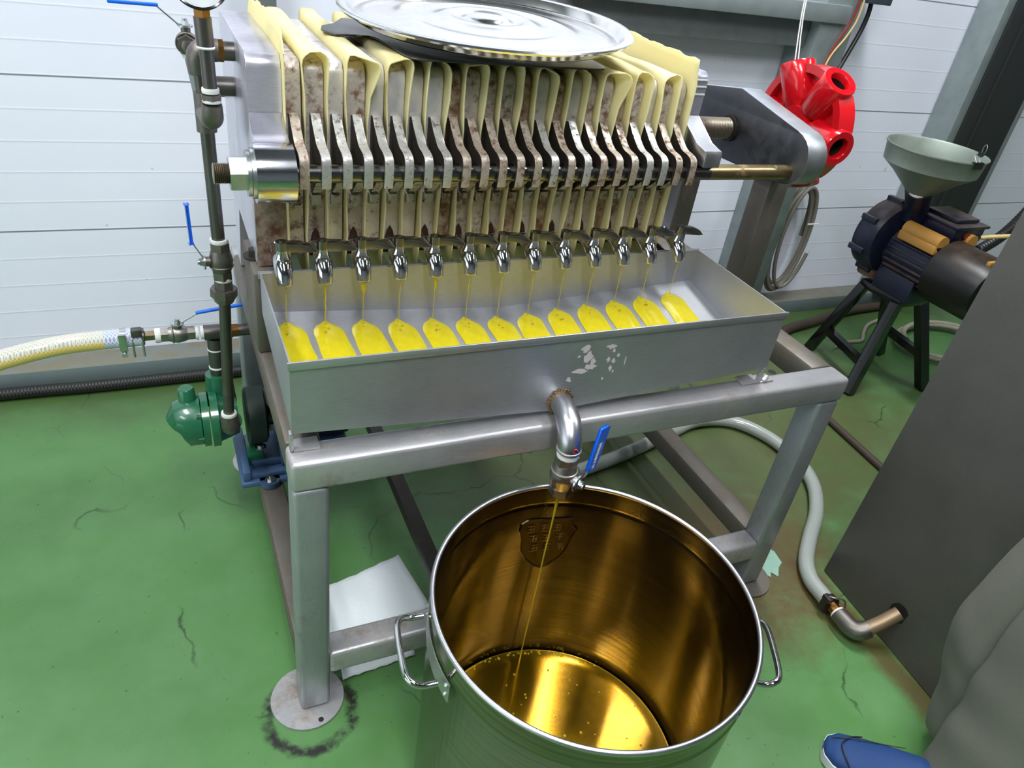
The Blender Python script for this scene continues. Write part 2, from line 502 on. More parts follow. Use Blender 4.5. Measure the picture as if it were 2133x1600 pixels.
def floor_mat():
    t = NT('green_painted_floor'); p = t.p
    tc = t.node('ShaderNodeTexCoord'); V = tc.outputs['Object']
    n1 = t.noise(V, 1.3, 5, 0.6); n2 = t.noise(V, 6, 6, 0.65); n3 = t.noise(V, 40, 5, 0.7)
    c = t.mix(t.ramp(n1, [(0.3, G(0)), (0.7, G(1))]), lin(70, 114, 58), lin(86, 134, 72))
    c = t.mix(t.ramp(n2, [(0.4, G(0)), (0.75, G(0.45))]), c, lin(104, 144, 98))
    sx = t.node('ShaderNodeSeparateXYZ'); t.link(V, sx.inputs[0]); X, Y = sx.outputs[0], sx.outputs[1]

    def blob(cx, cy, rx, ry, soft=0.5):
        a = t.math('DIVIDE', t.math('SUBTRACT', X, cx), rx); b = t.math('DIVIDE', t.math('SUBTRACT', Y, cy), ry)
        d = t.math('SQRT', t.math('ADD', t.math('MULTIPLY', a, a), t.math('MULTIPLY', b, b)))
        d = t.math('ADD', d, t.math('MULTIPLY', t.math('SUBTRACT', n2, 0.5), 1.0))
        return t.ramp(d, [(1 - soft if soft < 1 else 0.0, G(1)), (1.0, G(0))])
    grime = lin(84, 88, 54)
    k = t.math('MULTIPLY', blob(1.62, 1.68, 1.25, 0.90, 0.40), t.ramp(n2, [(0.25, G(0.6)), (0.6, G(0.97))]))
    c = t.mix(k, c, grime)
    k = t.math('MULTIPLY', blob(1.35, 1.0, 0.42, 0.36, 0.5), t.ramp(n3, [(0.2, G(0.5)), (0.6, G(1))]))
    c = t.mix(k, c, lin(92, 78, 48))
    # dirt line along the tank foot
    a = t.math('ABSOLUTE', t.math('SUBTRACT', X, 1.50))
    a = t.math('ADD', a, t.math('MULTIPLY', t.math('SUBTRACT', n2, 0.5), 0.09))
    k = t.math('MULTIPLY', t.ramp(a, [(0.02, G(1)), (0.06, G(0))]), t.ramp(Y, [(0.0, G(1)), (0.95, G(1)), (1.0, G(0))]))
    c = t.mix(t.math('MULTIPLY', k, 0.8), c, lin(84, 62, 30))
    # dirt along the back wall channel
    k = t.math('MULTIPLY', t.ramp(t.math('ADD', t.math('DIVIDE', Y, 2.4), t.math('MULTIPLY', t.math('SUBTRACT', n2, 0.5), 0.15)), [(0.82, G(0)), (0.9, G(1))]), 0.75)
    c = t.mix(k, c, lin(58, 72, 34))
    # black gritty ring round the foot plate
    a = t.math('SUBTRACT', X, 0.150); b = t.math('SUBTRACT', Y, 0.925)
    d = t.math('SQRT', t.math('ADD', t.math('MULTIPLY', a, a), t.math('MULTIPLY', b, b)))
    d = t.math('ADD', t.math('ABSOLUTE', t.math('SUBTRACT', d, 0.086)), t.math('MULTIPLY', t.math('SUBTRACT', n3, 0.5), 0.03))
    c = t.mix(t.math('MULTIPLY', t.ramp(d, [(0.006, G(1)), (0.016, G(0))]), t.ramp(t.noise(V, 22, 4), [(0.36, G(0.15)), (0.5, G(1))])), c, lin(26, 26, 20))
    # specks and chips
    sp = t.noise(V, 75, 3, 0.5)
    c = t.mix(t.ramp(sp, [(0.70, G(0)), (0.74, G(0.7))]), c, lin(38, 60, 30))
    sp2 = t.noise(V, 160, 2, 0.5)
    c = t.mix(t.ramp(sp2, [(0.76, G(0)), (0.80, G(0.5))]), c, lin(168, 190, 140))
    # hairline cracks
    dn = t.node('ShaderNodeTexNoise'); dn.inputs['Scale'].default_value = 5; dn.inputs['Detail'].default_value = 6; t.link(V, dn.inputs['Vector'])
    av = t.node('ShaderNodeVectorMath', operation='MULTIPLY_ADD'); t.link(dn.outputs['Color'], av.inputs[0]); av.inputs[1].default_value = (0.22, 0.22, 0.22); t.link(V, av.inputs[2])
    vo = t.node('ShaderNodeTexVoronoi', feature='DISTANCE_TO_EDGE'); vo.inputs['Scale'].default_value = 1.7; t.link(av.outputs[0], vo.inputs['Vector'])
    cr = t.math('MULTIPLY', t.ramp(vo.outputs['Distance'], [(0.002, G(1)), (0.007, G(0))]), t.ramp(t.noise(V, 3, 2), [(0.5, G(0)), (0.58, G(0.85))]))
    c = t.mix(cr, c, lin(30, 56, 26))
    t.link(c, p.inputs['Base Color'])
    r = t.math('MULTIPLY_ADD', n2, 0.3); t.n[-1].inputs[2].default_value = 0.28
    t.link(r, p.inputs['Roughness'])
    t.bump(n3, 0.15, 0.002)
    return t.m


def wall_mat():
    t = NT('white_sandwich_panel'); p = t.p
    tc = t.node('ShaderNodeTexCoord'); V = tc.outputs['Object']
    sx = t.node('ShaderNodeSeparateXYZ'); t.link(V, sx.inputs[0])
    n = t.noise(V, 3, 4)
    c = t.mix(n, lin(224, 227, 240), lin(234, 236, 248))
    # seams every 0.43 m, faint ribs in between
    zz = t.math('ADD', sx.outputs[2], -0.048)
    fr = t.math('FRACT', t.math('DIVIDE', zz, 0.43)); d = t.math('MULTIPLY', t.math('MINIMUM', fr, t.math('SUBTRACT', 1.0, fr)), 0.43)
    seam = t.ramp(d, [(0.0015, G(1)), (0.0035, G(0))])
    c = t.mix(t.math('MULTIPLY', seam, 0.85), c, lin(70, 78, 84))
    fr2 = t.math('FRACT', t.math('DIVIDE', zz, 0.086)); d2 = t.math('MULTIPLY', t.math('MINIMUM', fr2, t.math('SUBTRACT', 1.0, fr2)), 0.086)
    rib = t.ramp(d2, [(0.001, G(1)), (0.004, G(0))])
    c = t.mix(t.math('MULTIPLY', rib, 0.09), c, lin(150, 160, 172))
    sp = t.noise(V, 24, 3, 0.5)
    c = t.mix(t.ramp(sp, [(0.735, G(0)), (0.76, G(0.35))]), c, lin(130, 134, 130))
    t.link(c, p.inputs['Base Color']); p.inputs['Roughness'].default_value = 0.42
    t.bump(t.math('ADD', seam, t.math('MULTIPLY', rib, 0.3)), 0.4, 0.004)
    return t.m


m_floor = floor_mat(); m_wall = wall_mat()
m_ceil = plain('ceiling_panel', lin(96, 100, 104), 0.7, var=0.06)
m_wallg = plain('grey_shed_wall', lin(140, 144, 150), 0.7, var=0.1, bs=4)
m_channel = plain('dusty_channel', lin(122, 136, 136), 0.5, metallic=0.3, dust=lin(126, 116, 92), dustamt=0.9, bs=14)
m_lamp = plain('lamp_tube', (1, 1, 1, 1), 0.5, emit=14.0)
m_lampbody = plain('lamp_body', lin(220, 220, 220), 0.5)

# ------------------------------------------------------------------ room shell
struct(B().box(-4.2, -4.2, -0.1, 5.2, 2.46, 0.0), 'floor', m_floor)
struct(B().box(-4.2, 2.36, 0.0, 5.2, 2.46, CEIL), 'wall_back', m_wall)
struct(B().box(-4.3, -4.2, 0.0, -4.2, -2.9, CEIL).box(-4.3, 1.6, 0.0, -4.2, 2.46, CEIL).box(-4.3, -2.9, 2.7, -4.2, 1.6, CEIL), 'wall_left', m_wallg)
struct(B().box(5.2, -4.2, 0.0, 5.3, 2.46, CEIL), 'wall_right', m_wallg)
struct(B().box(-4.2, -4.3, 0.0, 5.2, -4.2, CEIL), 'wall_front', m_wallg)
struct(B().box(-4.3, -4.3, CEIL, 5.3, 2.46, CEIL + 0.1), 'ceiling', m_ceil)
fr = B().box(-4.3, -2.98, 0.0, -4.16, -2.9, 2.7).box(-4.3, 1.6, 0.0, -4.16, 1.68, 2.7).box(-4.3, -2.98, 2.7, -4.16, 1.68, 2.78)
struct(fr, 'added_door_1', m_galvd)      # unseen open doorway, added to let daylight in
struct(B().box(-4.19, 2.262, 0.0, 5.19, 2.358, 0.064, 0.002), 'baseboard_back', m_channel)
# columns and purlin on the back wall
struct(B().box(2.20, 2.215, 0.066, 2.36, 2.358, CEIL, 0.003), 'trim_1', m_galv)
struct(B().box(3.15, 2.23, 0.066, 3.20, 2.358, CEIL, 0.003), 'trim_2', m_galv)
struct(B().box(3.205, 2.225, 0.066, 3.53, 2.358, CEIL, 0.003).box(3.285, 2.215, 0.066, 3.292, 2.224, CEIL), 'trim_3', m_darkcol)
struct(B().box(3.535, 2.225, 0.066, 3.56, 2.358, CEIL), 'trim_4', m_galvd)
struct(B().box(0.62, 2.26, 1.145, 2.198, 2.358, 1.235, 0.003), 'trim_5', m_galvd)
struct(B().box(1.18, 2.20, 1.237, 2.31, 2.258, 1.297, 0.003), 'trim_6', m_galv)
struct(B().box(0.285, 2.29, 1.085, 0.335, 2.358, CEIL, 0.002), 'trim_7', m_galvd)

# ceiling lights: housing, two tubes, one area lamp each
for i, (x, y, pw) in enumerate(LAMPS):
    where = ['above the filter press', 'above the floor left of the press', 'just behind the viewer', 'far left of the viewer', 'above the dark tank at right'][i]
    t_ = thing('ceiling_light', (x, y, CEIL), 'white twin-tube ceiling light ' + where, 'ceiling light', 'twin-tube ceiling lights')
    B().box(x - 0.09, y - 0.62, CEIL - 0.07, x + 0.09, y + 0.62, CEIL - 0.002, 0.008).build('housing', m_lampbody, t_)
    for s in (-0.05, 0.05): B().cyl((x + s, y - 0.58, CEIL - 0.09), (x + s, y + 0.58, CEIL - 0.09), 0.013, seg=12).build('tube', m_lamp, t_)
    L = bpy.data.lights.new('lamp_glow', 'AREA'); L.shape = 'RECTANGLE'; L.size = 0.3; L.size_y = 1.3; L.energy = pw; L.color = (0.93, 0.97, 1.0)
    lo = bpy.data.objects.new('lamp_glow', L); COL.objects.link(lo); lo.location = (0, 0, -0.13); lo.parent = t_
# added area light standing in for daylight at the unseen doorway
L = bpy.data.lights.new('added_doorway_light', 'AREA'); L.shape = 'RECTANGLE'; L.size = 2.6; L.size_y = 4.4; L.energy = 60; L.color = (0.86, 0.93, 1.0)
lo = bpy.data.objects.new('added_doorway_light', L); COL.objects.link(lo); lo.location = (-4.35, -0.65, 1.35); lo.rotation_euler = (0, -PI / 2, 0)


def rrect(y0, z0, y1, z1, r, n=5):
    out = []
    for cy, cz, a0 in ((y1 - r, z1 - r, 0), (y0 + r, z1 - r, 90), (y0 + r, z0 + r, 180), (y1 - r, z0 + r, 270)):
        for k in range(n + 1):
            a = math.radians(a0 + 90 * k / n); out.append((cy + r * math.cos(a), cz + r * math.sin(a)))
    return out


# ------------------------------------------------------------------ welded press table
fx0, fx1, fy0, fy1, ft = 0.130, 1.345, 0.925, 1.790, 0.665
T = 0.06
pf = thing('press_table', ((fx0 + fx1) / 2, (fy0 + fy1) / 2, 0), 'welded stainless square-tube table carrying the whole filter press', 'table')
bv = 0.009
B().box(fx0, fy0, ft - T, fx1, fy0 + T, ft, bv, seg=3).build('top_rail', m_frame, pf)
B().box(fx0, fy1 - T, ft - T, fx1, fy1, ft, bv).build('top_rail', m_frame, pf)
B().box(fx0, fy0 + T, ft - T, fx0 + T, fy1 - T, ft, bv).build('top_rail', m_framed, pf)
B().box(fx1 - T, fy0 + T, ft - T, fx1, fy1 - T, ft, bv).build('top_rail', m_framed, pf)
for lx in (fx0 + 0.002, fx1 - T - 0.002):
    for ly in (fy0 + 0.002, fy1 - T - 0.002):
        B().box(lx, ly, 0.006, lx + T, ly + T, ft - T, bv, seg=3).build('leg', m_framez, pf)
        cx, cy = lx + 0.5 * T, ly + 0.5 * T
        near = ly < 1.2 and lx < 0.5
        b = B().lathe([(0, 0.0), (0.074, 0.0), (0.0745, 0.003), (0.074, 0.006), (0, 0.006)], (cx - (0.012 if near else 0), cy - 0.0, 0), seg=56)
        o = b.build('foot_plate', m_framed if lx > 0.5 else m_frame, pf)
        if near:
            B().cyl((cx + 0.004, cy - 0.060, 0.0055), (cx + 0.004, cy - 0.060, 0.0066), 0.0055, seg=16).build('bolt_hole', m_black, o)
B().box(fx0 + T, fy0 + 0.002, 0.105, fx1 - T, fy0 + T, 0.165, bv, seg=3).build('lower_rail', m_frame, pf)
B().box(fx0 + T, fy1 - T, 0.105, fx1 - T, fy1 - 0.002, 0.165, bv).build('lower_rail', m_frame, pf)
B().box(fx0 + 0.002, fy0 + T, 0.105, fx0 + T - 0.002, fy1 - T, 0.165, bv).build('lower_rail', m_framed, pf)
B().box(fx1 - T, fy0 + T, 0.105, fx1 - 0.002, fy1 - T, 0.165, bv).build('lower_rail', m_framed, pf)
B().box(0.448, fy0 + T, 0.13, 0.484, fy1 - T, 0.165, 0.004).build('cross_bar', m_iron, pf)
B().box(fx1 - T, 1.287, ft, fx1, 1.347, 0.992, 0.006).build('tail_post', m_framed, pf)
B().box(fx1 - T, 1.60, ft, fx1, 1.66, 0.992, 0.006).build('tail_post', m_framed, pf)
for x0, x1 in ((0.128, 0.192), (1.03, 1.107)):
    sb = B().box(x0, 1.272, ft, x1, 1.43, 0.832, 0.004).build('end_support', m_framed, pf)
    bx = (x0 + x1) / 2 + 0.02 if x0 > 0.5 else x0 + 0.012
    B().lathe([(0, 0.832), (0.021, 0.832), (0.021, 0.836), (0, 0.836)], (bx, 1.345, 0), seg=24).tube([(bx, 1.345, 0.836), (bx, 1.345, 0.848)], 0.012, 6).build('bolt', m_iron, sb)

# ------------------------------------------------------------------ drip tray
tx0, tx1, ty0, ty1, tz = 0.138, 1.107, 0.955, 1.262, 0.838
xm = 0.615


def tray_z(x, y): return 0.728 + abs(x - xm) * 0.063 - (1.262 - y) * 0.17


tr = thing('drip_tray', (0.62, 1.1, 0.68), 'long open stainless oil tray under the thirteen taps', 'tray')
b = B(); th = 0.0025
P = []
xs = (tx0, xm, tx1)
for off in (0, th):
    for x in xs:
        xx = x + (off if x == tx0 else -off if x == tx1 else 0)
        for y in (ty0 + off, ty1 - off):
            P.append((xx, y, tz)); P.append((xx, y, tray_z(x, y) + off))
# index = off*12 + xi*4 + yi*2 + (0 top /1 bottom)
def I(o, xi, yi, b_): return o * 12 + xi * 4 + yi * 2 + b_
F = []
for o in (0, 1):
    for xi in (0, 1):
        F.append([I(o, xi, 0, 0), I(o, xi + 1, 0, 0), I(o, xi + 1, 0, 1), I(o, xi, 0, 1)])
        F.append([I(o, xi, 1, 0), I(o, xi + 1, 1, 0), I(o, xi + 1, 1, 1), I(o, xi, 1, 1)])
        F.append([I(o, xi, 0, 1), I(o, xi + 1, 0, 1), I(o, xi + 1, 1, 1), I(o, xi, 1, 1)])
    for xi in (0, 2):
        F.append([I(o, xi, 0, 0), I(o, xi, 1, 0), I(o, xi, 1, 1), I(o, xi, 0, 1)])
for xi in (0, 1):
    for yi in (0, 1): F.append([I(0, xi, yi, 0), I(0, xi + 1, yi, 0), I(1, xi + 1, yi, 0), I(1, xi, yi, 0)])
for xi in (0, 2): F.append([I(0, xi, 0, 0), I(0, xi, 1, 0), I(1, xi, 1, 0), I(1, xi, 0, 0)])
b.poly(P, F)
pan = b.build('pan', m_tray, tr, sharp=20)
# folded rim
b = B()
b.box(tx0 - 0.003, ty0 - 0.0035, tz - 0.012, tx1 + 0.003, ty0 - 0.0002, tz + 0.002, 0.0008)
b.box(tx0 - 0.003, ty1 + 0.0002, tz - 0.012, tx1 + 0.003, ty1 + 0.0035, tz + 0.002, 0.0008)
b.build('rim_fold', m_tray, tr)
for s, x in ((1, tx0), (-1, tx1)):
    for y in (0.958, 1.20):
        bb = B().box(x - 0.003, y, ft + 0.001, x + 0.003, y + 0.012, 0.703, 0.0005)
        bb.box(min(x, x + s * 0.045), y, ft + 0.0005, max(x, x + s * 0.045), y + 0.03, ft + 0.005, 0.0008)
        if y < 1: bb.build('foot_bracket', m_frame, tr)
m_res = plain('glue_residue', lin(206, 196, 196), 0.6, var=0.08)
rs = random.Random(21); b = B()
for cx_, cz_, w_, h_ in ((0.652, 0.805, 0.012, 0.010), (0.660, 0.787, 0.010, 0.014), (0.668, 0.765, 0.014, 0.008), (0.650, 0.757, 0.018, 0.006), (0.672, 0.776, 0.008, 0.007), (0.705, 0.803, 0.012, 0.006), (0.712, 0.794, 0.005, 0.005), (0.704, 0.775, 0.004, 0.007), (0.716, 0.772, 0.005, 0.006), (0.724, 0.783, 0.004, 0.004), (0.712, 0.756, 0.004, 0.007), (0.628, 0.742, 0.006, 0.007), (0.720, 0.748, 0.003, 0.004), (0.700, 0.735, 0.003, 0.004), (0.742, 0.768, 0.0015, 0.012), (0.64, 0.79, 0.004, 0.003)):
    n_ = 13; b.prism([(cx_ + w_ * rs.uniform(0.45, 1.1) * math.cos(2 * PI * k / n_), cz_ + h_ * rs.uniform(0.45, 1.1) * math.sin(2 * PI * k / n_)) for k in range(n_)], 'y', ty0 - 0.0004, ty0 - 0.0001)
b.build('peeled_residue', m_res, tr)
B().lathe([(0, 0.0), (0.009, 0.0), (0.009, 0.0006), (0, 0.0006)], (1.170, 0.990, ft), seg=20).build('drain_hole', m_black, pf)
bw = B()
for k in range(3): bw.sphere((1.122 + 0.004 * k, 0.962 + 0.002 * k, ft + 0.006 + 0.002 * k), 0.007 - 0.001 * k, (1.2, 1, 0.6), 12)
bw.box(1.108, 0.957, ft + 0.0005, 1.145, 0.985, ft + 0.004, 0.001)
bw.build('weld_tab', m_frame, tr)
# outlet: weld, elbow, white tape, ball valve
ox, oy = 0.600, 0.866
b = B().tube([(0.618, 0.956, 0.697), (0.613, 0.925, 0.699), (0.606, 0.892, 0.694), (0.601, 0.872, 0.676), (ox, oy, 0.662), (ox, oy, 0.653)], [0.0205, 0.021, 0.022, 0.022, 0.021, 0.021], 28, smooth=5)
b.pipe_ring((ox, oy, 0.656), (0, 0, 1), 0.0205, 0.003)
el = b.build('elbow', m_ss, tr)
b = B()
for k in range(20): b.sphere((0.618 + 0.0225 * math.cos(k * PI / 10), 0.953, 0.697 + 0.0225 * math.sin(k * PI / 10)), 0.0048 + 0.0008 * math.sin(k * 2.1), (1, 0.5, 1), 10)
b.build('weld_bead', metal('weld_bead', lin(170, 140, 105), 0.5, 0.1, bump=0.6), tr)
bt = B().box(ox - 0.004, oy - 0.0228, 0.664, ox + 0.002, oy - 0.0215, 0.672).box(ox - 0.004, oy - 0.0228, 0.668, ox + 0.004, oy - 0.0215, 0.6695).box(ox + 0.0, oy - 0.0228, 0.661, ox + 0.0015, oy - 0.0215, 0.67)
bt.build('red_mark', m_text_r, el)


def ball_valve(parent, c, axis, stem, lever, r=0.019, L=0.062, mat=None, blue=0.085, lab=None, ang=0.35, drop=0.0, wide=0.009):
    """body along axis with hex ends; stem; lever starting at the stem and ending in a blue grip. c = centre"""
    c = Vector(c); a = Vector(axis).normalized(); s = Vector(stem).normalized(); l = Vector(lever).normalized()
    b = B()
    b.tube([c - a * L / 2, c - a * (L / 2 - 0.016)], r * 1.02, 6)
    b.tube([c + a * (L / 2 - 0.016), c + a * L / 2], r * 1.02, 6)
    b.tube([c - a * (L / 2 - 0.016), c - a * 0.008, c, c + a * 0.008, c + a * (L / 2 - 0.016)], [r * 0.92, r * 1.12, r * 1.2, r * 1.12, r * 0.92], 24)
    b.pipe_ring(c - a * 0.011, a, r * 1.08, r * 0.13)
    b.tube([c, c + s * (r * 1.25 + 0.008)], r * 0.5, 16)
    v = b.build('ball_valve', mat or m_valve, parent)
    top = c + s * (r * 1.25 + 0.008)
    b = B().tube([top, top + s * 0.006], r * 0.36, 12).tube([top - s * 0.0015, top + s * 0.0015], r * 0.8, 20).tube([top + s * 0.002, top + s * 0.0085], r * 0.42, 6)
    b.tube([top + s * 0.0085, top + s * 0.012], r * 0.26, 12)
    b.build('stem_nut', m_zinc, v)
    p0 = top + s * 0.002
    k1 = p0 + l * 0.012; k2 = k1 + l * 0.03 + s * (0.03 * ang); k3 = k2 + l * blue + s * (-drop)
    b = B().beam(p0 - l * 0.008, k1 + l * 0.002, wide * 1.2, 0.0022, s).beam(k1, k2 + l * 0.003, wide * 1.1, 0.0022, s)
    b.build('lever', m_zinc, v)
    b = B().beam(k2 - l * 0.002, k3, wide * 1.55, 0.006, s, 0.0022)
    g = b.build('grip', m_blue, v)
    return v, g, k2, k3, s, l


bvv = B().tube([(ox, oy, 0.6535), (ox, oy, 0.6465), (ox, oy, 0.640)], [0.0195, 0.0205, 0.0195], 24).build('thread_tape', m_white, tr)
v, g, k2, k3, s_, l_ = ball_valve(tr, (ox, oy, 0.598), (0, 0, -1), (0.42, -0.91, 0), (0.12, 0.02, 1), r=0.0215, L=0.086, blue=0.088, ang=0.35, wide=0.0145)
# printed marks on the blue grip (worn white strokes and "CE 50")
mid = (k2 + k3) / 2; u = l_.normalized(); w = u.cross(s_).normalized(); M = Matrix((u, w, s_)).transposed()
if s_.dot(co.location - mid) < 0: pass
b = B()
rs = random.Random(3)
q0 = mid + s_ * 0.0032
for k in range(11):
    a = 0.012 - k * 0.0032
    hh = 0.0042 + 0.0012 * rs.random()
    b.beam(q0 + u * a - w * hh, q0 + u * a + w * (hh - 0.002), 0.0009, 0.0004, s_)
    if k % 2 == 0: b.beam(q0 + u * (a - 0.002) + w * 0.002, q0 + u * (a + 0.0018) + w * 0.002, 0.0009, 0.0004, s_)
    if k % 3 == 0: b.beam(q0 + u * (a - 0.002) - w * 0.003, q0 + u * (a + 0.0018) - w * 0.003, 0.0009, 0.0004, s_)
b.build('printed_mark', m_text_w, v)


def text(body, size, M, parent, mat, name, org, ext=0.0002):
    c = bpy.data.curves.new(name, 'FONT'); c.body = body; c.size = size; c.extrude = ext; c.align_x = 'CENTER'; c.align_y = 'CENTER'
    o = bpy.data.objects.new(name, c); COL.objects.link(o)
    me = bpy.data.meshes.new_from_object(o); bpy.data.objects.remove(o); bpy.data.curves.remove(c)
    me.transform(M); me.transform(Matrix.Translation(-ORG[parent.name])); me.materials.clear(); me.materials.append(mat)
    o = bpy.data.objects.new(name, me); COL.objects.link(o); o.parent = parent; ORG[o.name] = ORG[parent.name]
    return o


def frame_m(origin, xdir, ydir):
    x = Vector(xdir).normalized(); y = Vector(ydir); y = (y - x * y.dot(x)).normalized(); z = x.cross(y)
    return Matrix.Translation(origin) @ Matrix((x, y, z)).transposed().to_4x4()


text('CE 50', 0.008, frame_m(mid - u * 0.031 + s_ * 0.0033, -u, s_.cross(-u)), v, m_text_w, 'printed_size', None)

# ------------------------------------------------------------------ end plate, rod, pressure plate, tail plate
m_rface = metal('rusted_face', lin(170, 150, 138), 0.5, 0.1, bump=0.4, rust=lin(112, 68, 46), rustamt=0.62, rscale=26, metallic=0.3, dirt=lin(140, 112, 94), dirtamt=0.5)
ep = thing('end_plate', (0.166, 1.51, 0.665), 'thick bright fixed end plate at the left end of the press', 'press plate')
b = B(); yy0, yy1 = 1.30, 1.72
prof = rrect(yy0, 0.834, yy1, 1.197, 0.02)
b.prism(prof, 'x', 0.139, 0.193, 0.0015)
b.build('plate_body', m_end, ep)
b = B(); b.prism([(1.60, 0.84), (1.715, 0.84), (1.715, 0.667), (1.66, 0.667)], 'x', 0.141, 0.19)
b.build('foot', m_end, ep)
ry, rz = 1.222, 1.033
b = B(); b.tube([(0.134, ry, rz), (0.195, ry, rz)], 0.047, 48)
b.prism([(1.298, 1.108), (1.262, 1.085), (1.238, 1.079), (1.225, 1.079), (1.225, 0.99), (1.298, 0.97)], 'x', 0.139, 0.193, 0.001)
b.build('rod_boss', metal('boss_machined', lin(200, 200, 206), 0.16, 0.06, (1, 8, 8), 0.05), ep)
b = B(); b.tube([(0.128, ry, rz), (0.134, ry, rz)], 0.040, 40); b.tube([(0.122, ry, rz), (0.1275, ry, rz)], 0.036, 40)
b.build('washer', m_zinc, ep)
B().box(0.1396, 1.2985, 0.8345, 0.1924, 1.3004, 0.992, 0.0008).build('rusted_face', m_rface, ep)
B().tube([(0.096, ry, rz), (0.122, ry, rz)], 0.029, 6, spin=0.25).build('nut', m_zinc, ep)
b = B()
for k in range(9):
    x = 0.072 + k * 0.0028
    b.tube([(x, ry, rz), (x + 0.0014, ry, rz), (x + 0.0028, ry, rz)], [0.0145, 0.0168, 0.0145], 20)
b.build('threaded_end', m_thread, ep)

rod = thing('tie_rod', (0.67, ry, rz), 'long steel guide rod in front of the plates, browned at its right end', 'rod')
B().tube([(0.1, ry, rz), (1.036, ry, rz)], 0.0158, 24).build('rod_shaft', m_rod, rod)
B().tube([(1.036, ry, rz), (1.262, ry, rz)], 0.0159, 24).build('rod_end', m_rodb, rod)
rod2 = B().tube([(0.1, 1.76, rz), (1.262, 1.76, rz)], 0.0158, 20).build('tie_rod', m_rod)
tag(rod2, 'steel guide rod hidden behind the plates', 'rod')

tp = thing('tail_plate', (1.28, 1.44, 0.99), 'big dark steel tail plate with hammered edge holding the screw', 'press plate')
poly = [(1.44, 1.158), (1.232, 1.120)]
for k in range(1, 12):
    a = math.radians(75 + k * 17); poly.append((1.233 + 0.058 * math.cos(a), 1.062 + 0.058 * math.sin(a)))
poly += [(1.26, 1.001), (1.44, 0.993), (1.65, 1.001)]
for k in range(1, 11):
    a = math.radians(-80 + k * 17); poly.append((1.655 + 0.058 * math.cos(a), 1.062 + 0.058 * math.sin(a)))
b = B(); b.prism(poly, 'x', 1.256, 1.312, 0.003)
for f in b.bm.faces:
    f.normal_update()
    if abs(f.normal.x) < 0.5: f.material_index = 1
b.build('plate_body', [m_endd, m_edge], tp)
b = B(); b.tube([(1.244, 1.44, 1.066), (1.256, 1.44, 1.066)], 0.030, 32)
b.build('screw_collar', m_iron, tp)

pp = thing('pressure_plate', (1.02, 1.51, 0.85), 'thick grey moving pressure plate at the right end of the plate stack', 'press plate')
B().prism(rrect(1.30, 0.85, 1.72, 1.212, 0.016), 'x', 1.003, 1.040, 0.001).build('plate_body', metal('grey_machined', lin(170, 170, 186), 0.34, 0.08, (1, 1, 8), 0.1, metallic=0.6), pp)
B().prism([(1.302, 1.128), (1.236, 1.088), (1.200, 1.083), (1.196, 1.076), (1.196, 1.051), (1.232, 1.051), (1.302, 0.99)], 'x', 1.0, 1.041, 0.0012).build('support_ear', m_ss, pp)
b = B()
for z in (1.196, 1.183, 1.168): b.box(1.0035, 1.2985, z, 1.0395, 1.3005, z + 0.003)
b.build('white_line', m_white, pp)

sc = thing('press_screw', (1.2, 1.44, 1.066), 'dark threaded press screw between pressure plate and tail plate', 'screw')
b = B(); n = 44; x = 1.043; P_ = []; R_ = []
while x < 1.262:
    P_ += [(x, 1.44, 1.066), (x + 0.0039, 1.44, 1.066)]; R_ += [0.0190, 0.0245]; x += 0.0078
b.tube(P_, R_, 28); b.build('threaded_shaft', m_thread, sc)
B().tube([(1.313, 1.44, 1.066), (1.44, 1.45, 1.072)], 0.018, 24).build('plain_shaft', m_iron, sc)

# red capstan wheel
m_bore = metal('bare_bore_iron', lin(52, 38, 32), 0.6, 0.1, metallic=0.4)
wc = Vector((1.49, 1.456, 1.075))
wh = thing('capstan_wheel', wc, 'glossy red cast hub wheel with bar sockets on the press screw', 'wheel')
b = B(); b.lathe([(0.012, -0.035), (0.045, -0.035), (0.05, -0.02), (0.05, 0.03), (0.012, 0.03)], wc, (1, 0, 0), 40, close=True)
b.build('hub', m_red, wh)
b = B(); b.lathe([(0.045, -0.006), (0.100, -0.003), (0.100, 0.011), (0.045, 0.014)], wc, (1, 0, 0), 60, close=True)
def arc_solid(b, r0, r1, x0, x1, a0, a1, n=10):
    V = []
    for k in range(n + 1):
        a = math.radians(a0 + (a1 - a0) * k / n)
        for r, x in ((r0, x0), (r1, x0), (r1, x1), (r0, x1)): V.append((wc.x + x, wc.y - r * math.cos(a), wc.z + r * math.sin(a)))
    F = [[0, 1, 2, 3], [4 * n, 4 * n + 3, 4 * n + 2, 4 * n + 1]]
    for k in range(n):
        for q in range(4): F.append([4 * k + q, 4 * k + (q + 1) % 4, 4 * k + 4 + (q + 1) % 4, 4 * k + 4 + q])
    b.poly(V, F)
SOCK = (-6, 56, 118, 180, 240, 300)
for i_a, a0 in enumerate(SOCK):
    a1 = SOCK[(i_a + 1) % 6] + (360 if i_a == 5 else 0)
    arc_solid(b, 0.097, 0.126, -0.003, 0.011, a0 + 13, a1 - 13)
    arc_solid(b, 0.122, 0.142, -0.024, 0.026, a0 + 13, a1 - 13)
b.build('rim', m_red, wh)
